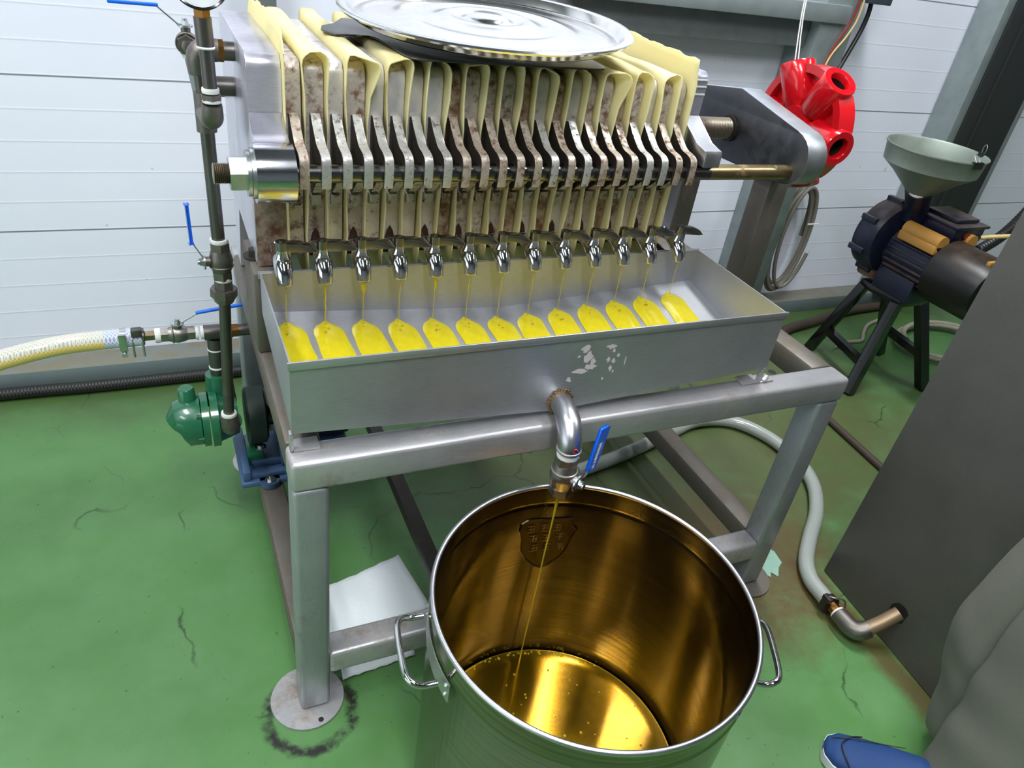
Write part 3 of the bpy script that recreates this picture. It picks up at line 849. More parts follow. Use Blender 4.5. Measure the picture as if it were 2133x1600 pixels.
for k, adeg in enumerate(SOCK):
    a = math.radians(adeg); dv = Vector((-0.06, -math.cos(a), math.sin(a))).normalized()
    b = B(); bl = 0.150
    o_, i_ = 0.042, 0.024
    b.lathe([(0, 0.104), (i_, 0.104), (i_, bl - 0.004), (i_ * 1.08, bl), (o_ * 0.98, bl), (o_ * 1.02, bl - 0.003), (o_, bl - 0.03), (o_ * 0.96, 0.06), (0.03, 0.045), (0, 0.045)], wc, dv, 36)
    so = b.build('bar_socket', m_red, wh)
    B().lathe([(0, 0.1045), (i_ * 0.995, 0.1045), (i_ * 0.99, bl - 0.016)], wc, dv, 36).build('bare_bore', m_bore, so)

# ------------------------------------------------------------------ filter plates with ears and taps
EAR = [(1.303, 1.108), (1.275, 1.097), (1.252, 1.079), (1.234, 1.072), (1.215, 1.070), (1.203, 1.064), (1.199, 1.052), (1.199, 1.018), (1.202, 1.013), (1.206, 1.015),
       (1.2065, 1.034), (1.2095, 1.043), (1.216, 1.049), (1.222, 1.0505), (1.229, 1.049), (1.235, 1.043), (1.238, 1.034), (1.243, 1.015), (1.262, 0.995), (1.303, 0.978)]


def smooth2d(P, n=3):
    q = catmull([(p[0], p[1], 0) for p in P], n, True)
    return [(v.x, v.y) for v in q]


EARS = smooth2d(EAR, 2)


def make_tap(parent, x):
    """chrome bar tap: threaded neck out of the plate, curved spout, flat lever"""
    z = 0.872
    b = B()
    b.tube([(x, 1.302, z), (x, 1.268, z)], 0.0118, 20)
    b.pipe_ring((x, 1.290, z), (0, 1, 0), 0.0115, 0.002, 20, 6)
    b.tube([(x, 1.276, z + 0.001), (x, 1.260, z - 0.001), (x, 1.245, z - 0.003), (x, 1.232, z - 0.009), (x, 1.222, z - 0.019), (x, 1.2165, z - 0.032), (x, 1.2155, z - 0.036)],
           [0.0105, 0.0132, 0.0160, 0.0166, 0.0150, 0.0134, 0.0128], 24, smooth=4)
    b.tube([(x, 1.238, z + 0.002), (x, 1.2365, z + 0.014), (x, 1.236, z + 0.022)], [0.0145, 0.0100, 0.0092], 20)
    t_ = b.build('tap', m_chrome, parent)
    b = B(); y = 1.236; h = z + 0.021
    b.tube([(x, y, h), (x, y, h + 0.0155)], 0.0108, 20)
    pts = [(x - 0.004, h + 0.0005), (x - 0.004, h + 0.0145), (x + 0.032, h + 0.0125), (x + 0.046, h + 0.008), (x + 0.0585, h - 0.003), (x + 0.046, h - 0.0035), (x + 0.02, h - 0.001)]
    b.prism(pts, 'y', y - 0.0095, y - 0.0040, 0.0008)
    b.prism([(x - 0.002, h + 0.0145), (x + 0.032, h + 0.0125), (x + 0.046, h + 0.008), (x + 0.057, h - 0.002), (x + 0.045, h + 0.0065), (x + 0.032, h + 0.0105), (x - 0.002, h + 0.0125)], 'y', y - 0.0096, y + 0.0085, 0.0004)
    b.tube([(x, y, h + 0.0155), (x, y, h + 0.0175)], 0.0052, 12)
    b.build('tap_lever', m_levr, t_)
    return t_


def make_plate(x, w, mat, earmat, tap, idx):
    root = thing('filter_plate', (x, 1.51, 0.845), None, 'filter plate', 'cast plates and frames of the filter press')
    top = 1.19
    B().prism(rrect(1.302, 0.845, 1.72, top, 0.018), 'x', x - w / 2, x + w / 2, 0.0012).build('plate_body', mat, root)
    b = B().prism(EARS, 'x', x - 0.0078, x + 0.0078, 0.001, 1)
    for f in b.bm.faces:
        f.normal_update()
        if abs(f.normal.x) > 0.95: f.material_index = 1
    b.build('support_ear', [earmat, m_ear_shade], root)
    B().prism([(1.303, 0.972), (1.290, 0.970), (1.290, 0.952), (1.303, 0.950)], 'x', x - 0.009, x + 0.009, 0.0015).build('lower_lug', earmat, root)
    if tap:
        B().prism([(x - 0.012, 0.85), (x + 0.012, 0.85), (x + 0.011, 0.872), (x + 0.006, 0.895), (x, 0.905), (x - 0.006, 0.895), (x - 0.011, 0.872)], 'y', 1.3005, 1.3022).build('rust_patch', m_rustp, root)
        make_tap(root, x)
    return root


m_ear_shade = plain('ear_side_shade', lin(40, 34, 30), 0.45, bump=0.4, bs=90, var=0.4)  # near-black ear sides: shade between neighbouring ears painted into the colour
m_rustp = plain('wet_rust', lin(60, 30, 16), 0.5, bump=0.3, bs=120, var=0.4)
x1 = 0.2095; pitch = 0.035
kinds = {}
ORD = ['first', 'second', 'third', 'fourth', 'fifth', 'sixth', 'seventh', 'eighth', 'ninth', 'tenth', 'eleventh', 'twelfth', 'thirteenth', 'fourteenth', 'fifteenth', 'sixteenth', 'seventeenth', 'eighteenth', 'nineteenth', 'twentieth', 'twenty-first', 'twenty-second', 'twenty-third']
odd_m = {1: 1, 3: 0, 5: 0, 7: 0, 9: 2, 11: 1, 13: 2, 15: 2, 17: 1, 19: 2, 21: 0, 23: 1}
evn_m = {2: 0, 4: 0, 6: 1, 8: 1, 10: 2, 12: 2, 14: 1, 16: 1, 18: 2, 20: 0, 22: 2}
for k in range(1, 24):
    x = x1 + (k - 1) * pitch
    even = k % 2 == 0
    mk = (even, evn_m[k] if even else odd_m[k])
    if mk not in kinds:
        mats = {(False, 0): (m_cast, m_ear), (False, 1): (m_castR, m_earR), (False, 2): (m_castRR, m_earR), (True, 0): (m_castR, m_ear), (True, 1): (m_cast, m_ear), (True, 2): (m_castR, m_earR)}[mk]
        kinds[mk] = make_plate(x, 0.0315 if even else 0.0275, mats[0], mats[1], even, k)
        r = kinds[mk]
    else:
        r = copy_tree(kinds[mk]); r.location.x = x
    look = ('bright grey', 'lightly rusted', 'brown rusted')[mk[1]] if not even else ('rust-flecked', 'clean pale', 'rust-stained')[mk[1]]
    r['label'] = f"{look} filter plate {'with a tap under a cloth' if even else 'without tap'}, {ORD[k-1]} from the left end plate"
make_tap(ep, 0.1745)
make_tap(pp, 1.0195)

# ------------------------------------------------------------------ filter cloths
def cap_cloth(xc, hw, seed, ztop=1.2035, fold=0):
    rs = random.Random(seed)
    prof = []
    zb = 0.80
    for i in range(9): prof.append((-1, zb + (ztop - 0.012 - zb) * i / 8))
    prof += [(-0.95, ztop - 0.004), (-0.8, ztop - 0.0005), (-0.4, ztop + 0.001), (0.4, ztop + 0.001), (0.8, ztop - 0.0005), (0.95, ztop - 0.004)]
    for i in range(8, -1, -1): prof.append((1, zb + (ztop - 0.012 - zb) * i / 8))
    ys = [1.279, 1.284, 1.290, 1.298, 1.31, 1.34, 1.40, 1.48, 1.56, 1.64, 1.70, 1.735]
    b = B(); rows = []
    ph = [rs.uniform(0, 6) for _ in range(4)]
    for j, y in enumerate(ys):
        fr = max(0, (1.32 - y) / 0.04)
        row = []
        for i, (u, z) in enumerate(prof):
            up = max(0, (z - 1.05) / 0.155)
            x = xc + u * hw + (u if abs(u) > 0.5 else 0) * 0.0040 * fr * up
            if z > 1.192 and abs(u) < 0.99: x = xc + u * (hw + 0.003 * fr)
            x += 0.0018 * fr * math.sin(z * 40 + ph[0] + (0 if u < 0 else 2)) * (1 if abs(u) > 0.9 else 0.3)
            zz = z
            if up > 0.8: zz += 0.004 * math.sin(ph[1] + u * 2) * min(1, fr) + 0.002 * math.sin(y * 30 + ph[2])
            yy = y + 0.003 * math.sin(z * 25 + ph[3]) * (1 if fr > 0 else 0)
            if up > 0.9: yy += 0.010 * min(fr, 1) * (1 - abs(u))
            if fold and u > 0.3 and up > 0.85 and fr > 0: x += 0.012 * min(fr, 1) * fold; yy -= 0.012 * min(fr, 1)
            row.append(b.bm.verts.new((x, yy, zz)))
        rows.append(row)
    for a, c in zip(rows, rows[1:]):
        for i in range(len(prof) - 1): b.bm.faces.new((a[i], a[i + 1], c[i + 1], c[i]))
    o = b.build('filter_cloth', m_cloth, origin=(xc, 1.5, 1.2), sharp=70)
    m = o.modifiers.new('thickness', 'SOLIDIFY'); m.thickness = 0.0020; m.offset = 1
    return o


for n_, k in enumerate(range(2, 24, 2)):
    x = x1 + (k - 1) * pitch
    o = cap_cloth(x, 0.0164, 30 + k, ztop=1.2035 + 0.002 * math.sin(k * 1.7), fold=1 if k in (4, 18) else 0)
    state = 'with a corner folded out' if k in (4, 18) else 'draped over a tapped plate'
    tag(o, f"cream filter cloth {state}, {ORD[n_]} draped cloth from the left", 'filter cloth', 'cream cloths folded over the plates')


def sheet_cloth(x, ztop, seed, zb=0.80, y0=1.279, rd=0.9, sway=1):
    rs = random.Random(seed); b = B(); rows = []
    ys = [y0 + (1.73 - y0) * j / 26 for j in range(27)]
    zs = [zb, 0.9, 1.0, 1.08, 1.15, 1.19, ztop - 0.012, ztop]
    for j, y in enumerate(ys):
        row = []
        for i, z in enumerate(zs):
            zz = z
            up = max(0, z - 1.19)
            if i == len(zs) - 1: zz += rs.uniform(-0.003, 0.003) - max(0, (1.31 - y)) * rd
            if i == len(zs) - 2: zz -= max(0, (1.31 - y)) * rd * 0.6
            row.append(b.bm.verts.new((x + sway * up * 0.22 * abs(math.sin(y * 9 + seed)) + 0.0003 * math.sin(y * 30), y, zz)))
        rows.append(row)
    for a, c in zip(rows, rows[1:]):
        for i in range(len(zs) - 1): b.bm.faces.new((a[i], a[i + 1], c[i + 1], c[i]))
    o = b.build('filter_cloth', m_cloth, origin=(x, 1.5, 1.2), sharp=70)
    m = o.modifiers.new('thickness', 'SOLIDIFY'); m.thickness = 0.0018; m.offset = 0
    return o


tag(sheet_cloth(0.1942, 1.232, 1), 'single upright cream cloth with ragged top beside the left end plate', 'filter cloth')
tag(sheet_cloth(0.9985, 1.240, 2, rd=0.15, sway=-1), 'single upright cream cloth standing tall beside the right pressure plate', 'filter cloth')

# ------------------------------------------------------------------ oil running from the taps into the tray
taps = [0.1745] + [x1 + (k - 1) * pitch for k in range(2, 24, 2)] + [1.0195]
for i, x in enumerate(taps):
    where = 'the leftmost tap' if i == 0 else 'the rightmost tap' if i == 12 else f'the {ORD[i]} tap from the left'
    zb = tray_z(x, 1.2155) + 0.004
    rs = random.Random(90 + i)
    thick = {1: 0.0021, 2: 0.0042, 4: 0.003}.get(i, 0.0011)
    b = B()
    P_, R_ = [], []
    N = 16
    for q in range(N + 1):
        z = 0.8355 + (zb - 0.8355) * q / N
        rr = thick * (0.55 + 0.9 * math.exp(-q * 0.55)) * (1 + 0.25 * math.sin(q * 2.1 + i)) if q > 0 else thick * 1.8
        if i in (2, 4): rr *= (1.3 if q < 5 else 0.3)
        P_.append((x + 0.0006 * math.sin(q * 1.3 + i), 1.2155, z)); R_.append(max(rr, 0.0006))
    b.tube(P_, R_, 8)
    tag(b.build('oil_stream', m_stream, origin=(x, 1.2155, zb)), f'thin yellow oil stream falling from {where}', 'oil stream', 'oil streams from the taps')
    # film of oil on the sloping bottom
    b = B(); rows = []
    hw = 0.0285; ystart = 1.2155 + 0.012; yend = 0.9595
    NN = 22
    for q in range(NN + 1):
        t_ = q / NN; y = ystart + (yend - ystart) * t_
        wv = hw * min(1, math.sqrt(max(0.0, t_) * 9.0) * (1 - 0.0 * t_)) * (1 + 0.03 * math.sin(q * 0.9 + i)) + t_ * 0.004
        row = []
        for a in (-1, -0.7, -0.35, 0, 0.35, 0.7, 1):
            xx = min(max(x + a * wv + 0.02 * t_ * (1 if x < xm else -0.6), tx0 + 0.004), tx1 - 0.004)
            yv = y
            hgt = 0.0030 * (1 - a * a) ** 0.5 + 0.0028 + i * 0.00006
            row.append(b.bm.verts.new((xx, yv, tray_z(xx, y) + hgt)))
        rows.append(row)
    for a_, c_ in zip(rows, rows[1:]):
        for q in range(6): b.bm.faces.new((a_[q], a_[q + 1], c_[q + 1], c_[q]))
    o = b.build('oil_pool', m_oiltray, origin=(x, 1.1, tray_z(x, 1.1)), sharp=80)
    tag(o, f'bright yellow tongue of oil in the tray below {where}', 'oil', 'tongues of oil on the tray bottom')
    bb = B()
    for q in range(4): bb.sphere((x + rs.uniform(-0.006, 0.006), 1.2155 + rs.uniform(-0.03, 0.006), tray_z(x, 1.205) + 0.0055), rs.uniform(0.0015, 0.003), seg=10)
    bb.build('bubbles', m_stream, o)
#PART3

# ------------------------------------------------------------------ stock pot with oil
pc = Vector((0.552, 0.634, 0.0)); PR = 0.262; PH = 0.550
pot = thing('stock_pot', pc, 'large open stainless stock pot on the floor catching golden oil', 'pot')
b = B()
b.lathe([(0, 0.0), (PR - 0.016, 0.0), (PR - 0.006, 0.008), (PR - 0.003, 0.03), (PR - 0.0012, PH - 0.052), (PR + 0.001, PH - 0.047), (PR - 0.001, PH - 0.042), (PR - 0.001, PH - 0.040), (PR - 0.001, PH - 0.003),
         (PR - 0.003, PH - 0.003), (PR - 0.003, PH - 0.0405), (PR - 0.003, PH - 0.042), (PR - 0.0018, PH - 0.0465), (PR - 0.0035, PH - 0.051), (PR - 0.0036, PH - 0.053), (PR - 0.006, 0.031), (PR - 0.0061, 0.03), (PR - 0.010, 0.01), (PR - 0.018, 0.004), (0, 0.004)], pc, seg=128)
b.build('pot_wall', m_pot, pot, sharp=50)
b = B(); b.pipe_ring(pc + Vector((0, 0, PH - 0.002)), (0, 0, 1), PR - 0.001, 0.0042, 160, 12)
b.build('rolled_rim', m_ss, pot)


def pot_handle(adeg):
    a = math.radians(adeg)
    rd = Vector((math.cos(a), math.sin(a), 0)); tg = Vector((-math.sin(a), math.cos(a), 0))
    zc = PH - 0.075; c = pc + Vector((0, 0, zc)); hw = 0.062
    P = [c + rd * (PR + 0.001) + tg * hw, c + rd * (PR + 0.022) + tg * hw + Vector((0, 0, -0.001)), c + rd * (PR + 0.036) + tg * hw * 0.96 + Vector((0, 0, 0.004)),
         c + rd * (PR + 0.046) + tg * hw * 0.72 + Vector((0, 0, 0.006)), c + rd * (PR + 0.048) + tg * 0.0 + Vector((0, 0, 0.006)), c + rd * (PR + 0.046) - tg * hw * 0.72 + Vector((0, 0, 0.006)),
         c + rd * (PR + 0.036) - tg * hw * 0.96 + Vector((0, 0, 0.004)), c + rd * (PR + 0.022) - tg * hw + Vector((0, 0, -0.001)), c + rd * (PR + 0.001) - tg * hw]
    h = B().tube(P, 0.0052, 14, smooth=5).build('handle', m_chrome, pot)
    b = B(); n = 16
    for z0, z1, rr in ((zc - 0.022, zc + 0.02, PR + 0.0006),):
        V = []
        for k in range(n + 1):
            t_ = a + (k / n - 0.5) * 2 * (hw + 0.022) / PR
            V.append((pc.x + rr * math.cos(t_), pc.y + rr * math.sin(t_), z0)); V.append((pc.x + rr * math.cos(t_), pc.y + rr * math.sin(t_), z1))
            V.append((pc.x + (rr + 0.0015) * math.cos(t_), pc.y + (rr + 0.0015) * math.sin(t_), z0)); V.append((pc.x + (rr + 0.0015) * math.cos(t_), pc.y + (rr + 0.0015) * math.sin(t_), z1))
        F = []
        for k in range(n):
            i, j = 4 * k, 4 * k + 4
            F += [[i, j, j + 1, i + 1], [i + 2, i + 3, j + 3, j + 2], [i + 1, j + 1, j + 3, i + 3], [i, i + 2, j + 2, j]]
        F += [[0, 1, 3, 2], [4 * n, 4 * n + 2, 4 * n + 3, 4 * n + 1]]
        b.poly(V, F)
    pl = b.build('handle_strap', m_ss, pot)
    for s in (-1, 1):
        for dz in (-0.012, 0.008):
            t_ = a + s * (hw + 0.012) / PR
            q = Vector((pc.x + (PR + 0.002) * math.cos(t_), pc.y + (PR + 0.002) * math.sin(t_), zc + dz)); nn = Vector((math.cos(t_), math.sin(t_), 0))
            B().lathe([(0, 0.0035), (0.003, 0.003), (0.005, 0.001), (0.005, 0), (0, 0)], q, nn, 16).build('rivet', m_zinc, pl)


pot_handle(172.0); pot_handle(-8.0 - 20)
# embossed shield on the far inner wall
b = B(); sh = [(-13.0, 0.463), (-10, 0.470), (0, 0.467), (10.2, 0.470), (11.4, 0.452), (13.5, 0.443), (11.5, 0.415), (10.8, 0.385), (8, 0.358), (3, 0.335), (0, 0.330), (-3, 0.335), (-8, 0.358), (-10.8, 0.385), (-11.5, 0.415), (-13.5, 0.443)]
def wallpt(deg, z, inn):
    a = math.radians(78 - deg); r = PR - 0.0045 - inn
    return (pc.x + r * math.cos(a), pc.y + r * math.sin(a), z)
cz = 0.41
rings = []
for sc_, inn in ((1.0, -0.0005), (0.985, 0.0022), (0.94, 0.0022), (0.92, 0.0008), (0.6, 0.0008), (0.3, 0.0008)):
    rings.append([b.bm.verts.new(wallpt(q[0] * sc_, cz + (q[1] - cz) * sc_, inn)) for q in sh])
cv = b.bm.verts.new(wallpt(0, cz, 0.0008))
for A, D in zip(rings, rings[1:]):
    for k in range(len(sh)): b.bm.faces.new((A[k], A[(k + 1) % len(sh)], D[(k + 1) % len(sh)], D[k]))
for k in range(len(sh)): b.bm.faces.new((rings[-1][k], rings[-1][(k + 1) % len(sh)], cv))
shd = b.build('embossed_shield', m_shield, pot, sharp=15)
b = B(); rs = random.Random(11)


def stroke(d0, z0, d1, z1, w=0.0016):
    p0 = Vector(wallpt(d0, z0, 0.002)); p1 = Vector(wallpt(d1, z1, 0.002))
    b.beam(p0, p1, w, 0.0022, (math.cos(math.radians(78)), math.sin(math.radians(78)), 0.001))


for (d, z) in ((-8, 0.445), (-2, 0.445), (4, 0.445), (-6, 0.418), (0, 0.418), (6, 0.42), (7, 0.392), (1, 0.392), (-5, 0.392)):
    stroke(d - 1.6, z + 0.008, d + 1.6, z + 0.008); stroke(d, z - 0.008, d, z + 0.008); stroke(d - 1.4, z, d + 1.2, z)
    if rs.random() > 0.4: stroke(d - 1.6, z - 0.008, d + 1.6, z - 0.008)
    if rs.random() > 0.5: stroke(d + 1.4, z - 0.008, d + 1.4, z + 0.005)
b.build('embossed_writing', metal('worn_emboss', lin(150, 130, 95), 0.3, 0.1), shd)

b = B(); oz = 0.070
rr = PR - 0.0095
b.lathe([(0, 0.0045), (rr - 0.006, 0.0045), (rr - 0.001, 0.02), (rr + 0.001, oz - 0.001), (rr, oz + 0.0015), (rr - 0.003, oz), (rr * 0.9, oz), (rr * 0.5, oz), (0, oz)], pc, seg=96)
oil = b.build('golden_oil', m_oilpot, origin=(pc.x, pc.y, 0.0045), sharp=60)
tag(oil, 'shallow pool of golden oil inside the big pot', 'oil')
rs = random.Random(5)
b = B()
for k in range(150):
    a = rs.uniform(0, 2 * PI)
    if k < 90: a = math.radians(rs.uniform(40, 175)); r = rr - rs.uniform(0.001, 0.010)
    else: r = rr * math.sqrt(rs.random()) * 0.95
    b.sphere((pc.x + r * math.cos(a), pc.y + r * math.sin(a), oz + 0.0003), rs.uniform(0.0012, 0.0034), (1, 1, 0.5), 8)
o = b.build('bubbles', m_stream, oil); o['kind'] = 'stuff'
b = B(); P_, R_ = [], []
for q in range(25):
    t_ = q / 24; z = 0.5545 + (oz - 0.5545) * t_
    P_.append((ox - 0.010 * t_, oy - 0.004 * t_ * t_ + 0.0005 * math.sin(q), z)); R_.append(0.0016 + 0.004 * math.exp(-q * 0.8) + 0.0002 * math.sin(q * 1.1))
b.tube(P_, R_, 10)
tag(b.build('oil_stream', m_stream, origin=(ox, oy, oz)), 'long golden oil stream from the tray outlet valve into the pot', 'oil stream')

# ------------------------------------------------------------------ lid and steel sheet on top of the plates
sheet = [(0.293, 1.483), (0.296, 1.462), (0.309, 1.436), (0.350, 1.449), (0.358, 1.443), (0.372, 1.447), (0.384, 1.430), (0.389, 1.360), (0.393, 1.300), (0.399, 1.276), (0.412, 1.264), (0.43, 1.261), (0.755, 1.272), (0.778, 1.279), (0.788, 1.295), (0.795, 1.36), (0.80, 1.62), (0.36, 1.62), (0.33, 1.55), (0.302, 1.52)]
o = B().prism(sheet, 'z', 1.2085, 1.2115, 0.0006).build('steel_sheet', metal('oily_dark_sheet', lin(92, 92, 90), 0.3, 0.1, (1, 10, 1), 0.15, metallic=0.9), origin=(0.6, 1.45, 1.2085))
tag(o, 'thin dark steel sheet with rounded corner lying across the cloths under the round lid', 'metal sheet')
nrm = Vector((-0.033, -0.046, 1)).normalized()
lc = Vector((0.609, 1.465, 1.262))
lid = thing('pot_lid', lc - nrm * 0.03, 'round polished stainless lid lying upside down on top of the press', 'lid')
prof = [(0, 0.000), (0.030, -0.001), (0.040, -0.006), (0.046, -0.011), (0.060, -0.012), (0.068, -0.007), (0.080, -0.003), (0.092, -0.007), (0.105, -0.013), (0.135, -0.015), (0.147, -0.011), (0.165, -0.012), (0.18, -0.017),
        (0.205, -0.019), (0.225, -0.016), (0.240, -0.019), (0.256, -0.020), (0.263, -0.016), (0.267, -0.002), (0.272, 0.000), (0.283, 0.000), (0.2865, -0.003), (0.284, -0.0065)]
prof2 = [(r, h - 0.0018) for r, h in prof[:-2]][::-1]
b = B(); b.lathe(prof + prof2, lc, nrm, 128)
m_lid = metal('polished_lid', lin(240, 238, 234), 0.14, 0.05, (1, 1, 1), 0.02)
b.build('lid_disc', m_lid, lid, sharp=60)
b = B(); b.tube([lc - nrm * 0.0125 - Vector((0.03, 0, 0)), lc - nrm * 0.03 - Vector((0.03, 0, 0)), lc - nrm * 0.036, lc - nrm * 0.03 + Vector((0.03, 0, 0)), lc - nrm * 0.0125 + Vector((0.03, 0, 0))], 0.004, 10, smooth=4)
b.build('lid_handle', m_chrome, lid)

# ------------------------------------------------------------------ pipework at the left end
pw = thing('pipe_run', (0.083, 1.46, 0.36), 'grey steel pipework with gauge and blue-handled valves left of the press', 'pipework')


def pipe(name, P, r, mat, seg=20, smooth=0, parent=None):
    return B().tube(P, r, seg, smooth=smooth).build(name, mat, parent or pw)


def tape(p, axis, r, h=0.008):
    a = Vector(axis).normalized(); p = Vector(p)
    return B().tube([p - a * h / 2, p, p + a * h / 2], [r, r * 1.05, r], 20).build('thread_tape', m_white, pw)


RY = 1.46
pipe('riser_pipe', [(0.074, RY, 0.39), (0.087, RY, 0.69)], 0.0118, m_dark_steel)
pipe('riser_pipe', [(0.0855, RY, 0.80), (0.083, RY, 1.045)], 0.0125, m_dark_steel)
pipe('riser_pipe', [(0.081, RY, 1.09), (0.079, RY, 1.135)], 0.0105, m_dark_steel)
# lower elbow into the pump
pipe('elbow', [(0.074, RY, 0.392), (0.074, RY, 0.372), (0.077, RY + 0.012, 0.352), (0.08, RY + 0.035, 0.342), (0.082, RY + 0.06, 0.340)], [0.0185, 0.019, 0.021, 0.019, 0.018], m_fit, smooth=4)
tape((0.0745, RY, 0.396), (0.05, 0, 1), 0.0165)
# union nut
b = B().tube([(0.0868, RY, 0.695), (0.0872, RY, 0.713)], 0.0265, 8).tube([(0.0866, RY, 0.683), (0.0868, RY, 0.697)], 0.0195, 8).tube([(0.0872, RY, 0.712), (0.0876, RY, 0.73)], 0.0175, 8)
b.build('union_nut', m_fit, pw)
tape((0.0878, RY, 0.735), (0.02, 0, 1), 0.017)
ball_valve(pw, (0.087, RY, 0.775), (0, 0, 1), (-1, -0.1, 0), (-0.02, 0, 1), r=0.0195, L=0.078, mat=m_fit, blue=0.078, ang=0.55, wide=0.006)
tape((0.0858, RY, 0.817), (0, 0, 1), 0.0165)
# tee, gauge branch
pipe('tee_fitting', [(0.083, RY, 1.030), (0.083, RY, 1.098)], 0.0175, m_fit)
pipe('tee_fitting', [(0.083, RY, 1.065), (0.085, RY - 0.03, 1.066), (0.088, RY - 0.055, 1.068), (0.0895, RY - 0.072, 1.076), (0.09, RY - 0.078, 1.098)], [0.0165, 0.017, 0.0185, 0.0185, 0.0165], m_fit, smooth=4)
GY = RY - 0.078
tape((0.09, GY, 1.103), (0, 0, 1), 0.0150, 0.005)
pipe('hex_bushing', [(0.09, GY, 1.106), (0.0897, GY, 1.114)], 0.0175, m_fit, 6)
tape((0.0896, GY, 1.120), (0, 0, 1), 0.0138)
pipe('gauge_pipe', [(0.0895, GY, 1.12), (0.088, GY, 1.205)], 0.0112, m_dark_steel)
tape((0.088, GY, 1.187), (0, 0, 1), 0.0138, 0.004)
pipe('gauge_pipe', [(0.088, GY, 1.189), (0.0868, GY, 1.232)], 0.0138, m_dark_steel)
pipe('gauge_nut', [(0.0868, GY, 1.232), (0.0865, GY, 1.247)], 0.0135, m_brass, 6)
gc = Vector((0.0862, GY + 0.006, 1.2845))
gn = Vector((0, -0.985, 0.17)).normalized()
b = B(); b.lathe([(0, -0.016), (0.040, -0.016), (0.043, -0.012), (0.043, 0.008), (0.0445, 0.012), (0.0425, 0.014), (0.040, 0.012), (0.040, 0.009)], gc, gn, 48)
gg = b.build('gauge_case', m_blackp, pw)
b = B(); b.lathe([(0, 0.0095), (0.0398, 0.0095)], gc, gn, 48); dl = b.build('gauge_dial', m_dial, gg)
b = B(); bx_ = gn.cross(Vector((1, 0, 0))).normalized()
for k in range(28):
    a = math.radians(-45 + 270 * k / 27); dv = Vector((1, 0, 0)) * math.cos(a) + bx_ * -math.sin(a) if False else Vector((1, 0, 0)) * math.cos(a) + Vector((0, gn.z, -gn.y)) * math.sin(a)
    b.beam(gc + gn * 0.0099 + dv * (0.030 if k % 3 else 0.027), gc + gn * 0.0099 + dv * 0.034, 0.0007, 0.0003, gn)
b.beam(gc + gn * 0.0105 - Vector((0.006, 0, 0)), gc + gn * 0.0105 + Vector((0.018, 0, 0)) + Vector((0, gn.z, -gn.y)) * 0.018, 0.0012, 0.0004, gn)
b.build('dial_marks', m_black, gg)
b = B(); b.box(0.112, 1.40, 1.262, 0.150, 1.44, 1.277, 0.003); b.build('gauge_tag', plain('dark_red_plastic', lin(74, 26, 34), 0.4), gg)
# top elbow into the end plate
pipe('elbow', [(0.079, RY, 1.128), (0.079, RY, 1.145), (0.082, RY, 1.160), (0.094, RY, 1.168), (0.112, RY, 1.168)], [0.0175, 0.0195, 0.0215, 0.0205, 0.0185], m_fit, smooth=4)
pipe('hex_bushing', [(0.112, RY, 1.168), (0.121, RY, 1.168)], 0.0185, m_brass, 6)
pipe('inlet_stub', [(0.119, RY, 1.168), (0.1395, RY, 1.168)], 0.0158, m_dark_steel)
pipe('inlet_stub', [(0.086, 1.50, 1.10), (0.1395, 1.50, 1.10)], 0.017, m_dark_steel)
# upper back valve with its blue handle pointing left
pipe('branch_pipe', [(0.072, 1.56, 1.14), (0.086, 1.55, 1.035), (0.084, 1.52, 1.02), (0.083, RY, 1.02)], 0.0115, m_galv, smooth=4)
pipe('elbow', [(0.0715, 1.56, 1.142), (0.070, 1.56, 1.155), (0.069, 1.56, 1.165)], [0.016, 0.019, 0.0165], m_fit)
tape((0.0722, 1.56, 1.138), (0.1, 0, -1), 0.0145)
ball_valve(pw, (0.069, 1.57, 1.157), (0.1, 1, 0), (-0.02, 0, 1), (-1, 0, 0.0), r=0.0165, L=0.05, mat=m_fit, blue=0.078, ang=0.95, wide=0.0062)
# suction side: tee, valve, hose tail
SY = 1.62
pipe('suction_pipe', [(0.045, SY, 0.520), (0.106, SY, 0.520)], 0.0185, m_dark_steel)
pipe('suction_pipe', [(0.068, SY, 0.505), (0.066, SY, 0.40)], [0.0185, 0.0165], m_dark_steel)
tape((0.067, SY, 0.475), (0, 0, 1), 0.0182, 0.004); tape((0.0665, SY, 0.425), (0, 0, 1), 0.0182, 0.005)
b = B().tube([(0.106, SY, 0.52), (0.120, SY, 0.52)], 0.0175, 6); b.build('hex_bushing', m_brass, pw)
pipe('suction_pipe', [(0.12, SY, 0.52), (0.165, SY, 0.52)], 0.014, m_dark_steel)
ball_valve(pw, (-0.010, SY, 0.523), (1, 0, 0), (0.04, -0.1, 1), (1, 0.02, 0.12), r=0.0175, L=0.072, mat=m_valve, blue=0.135, ang=0.55, wide=0.006)
for x in (0.030, 0.041): tape((x, SY, 0.521), (1, 0, 0), 0.0155, 0.007)
tape((-0.052, SY, 0.523), (1, 0, 0), 0.0165, 0.012)
pipe('hose_tail', [(-0.082, SY, 0.524), (-0.05, SY, 0.524)], 0.0125, metal('bronze_hex', lin(140, 126, 104), 0.35, 0.1), 6)
b = B().tube([(-0.108, SY, 0.524), (-0.080, SY, 0.524)], 0.0195, 24).box(-0.105, SY - 0.024, 0.535, -0.083, SY - 0.006, 0.553, 0.002)
cl = b.build('hose_coupling', m_dark_steel, pw)
for x in (-0.104, -0.084): B().tube([(x, SY - 0.019, 0.53), (x, SY - 0.02, 0.484)], 0.0028, 10).build('clamp_bolt', m_zinc, cl)

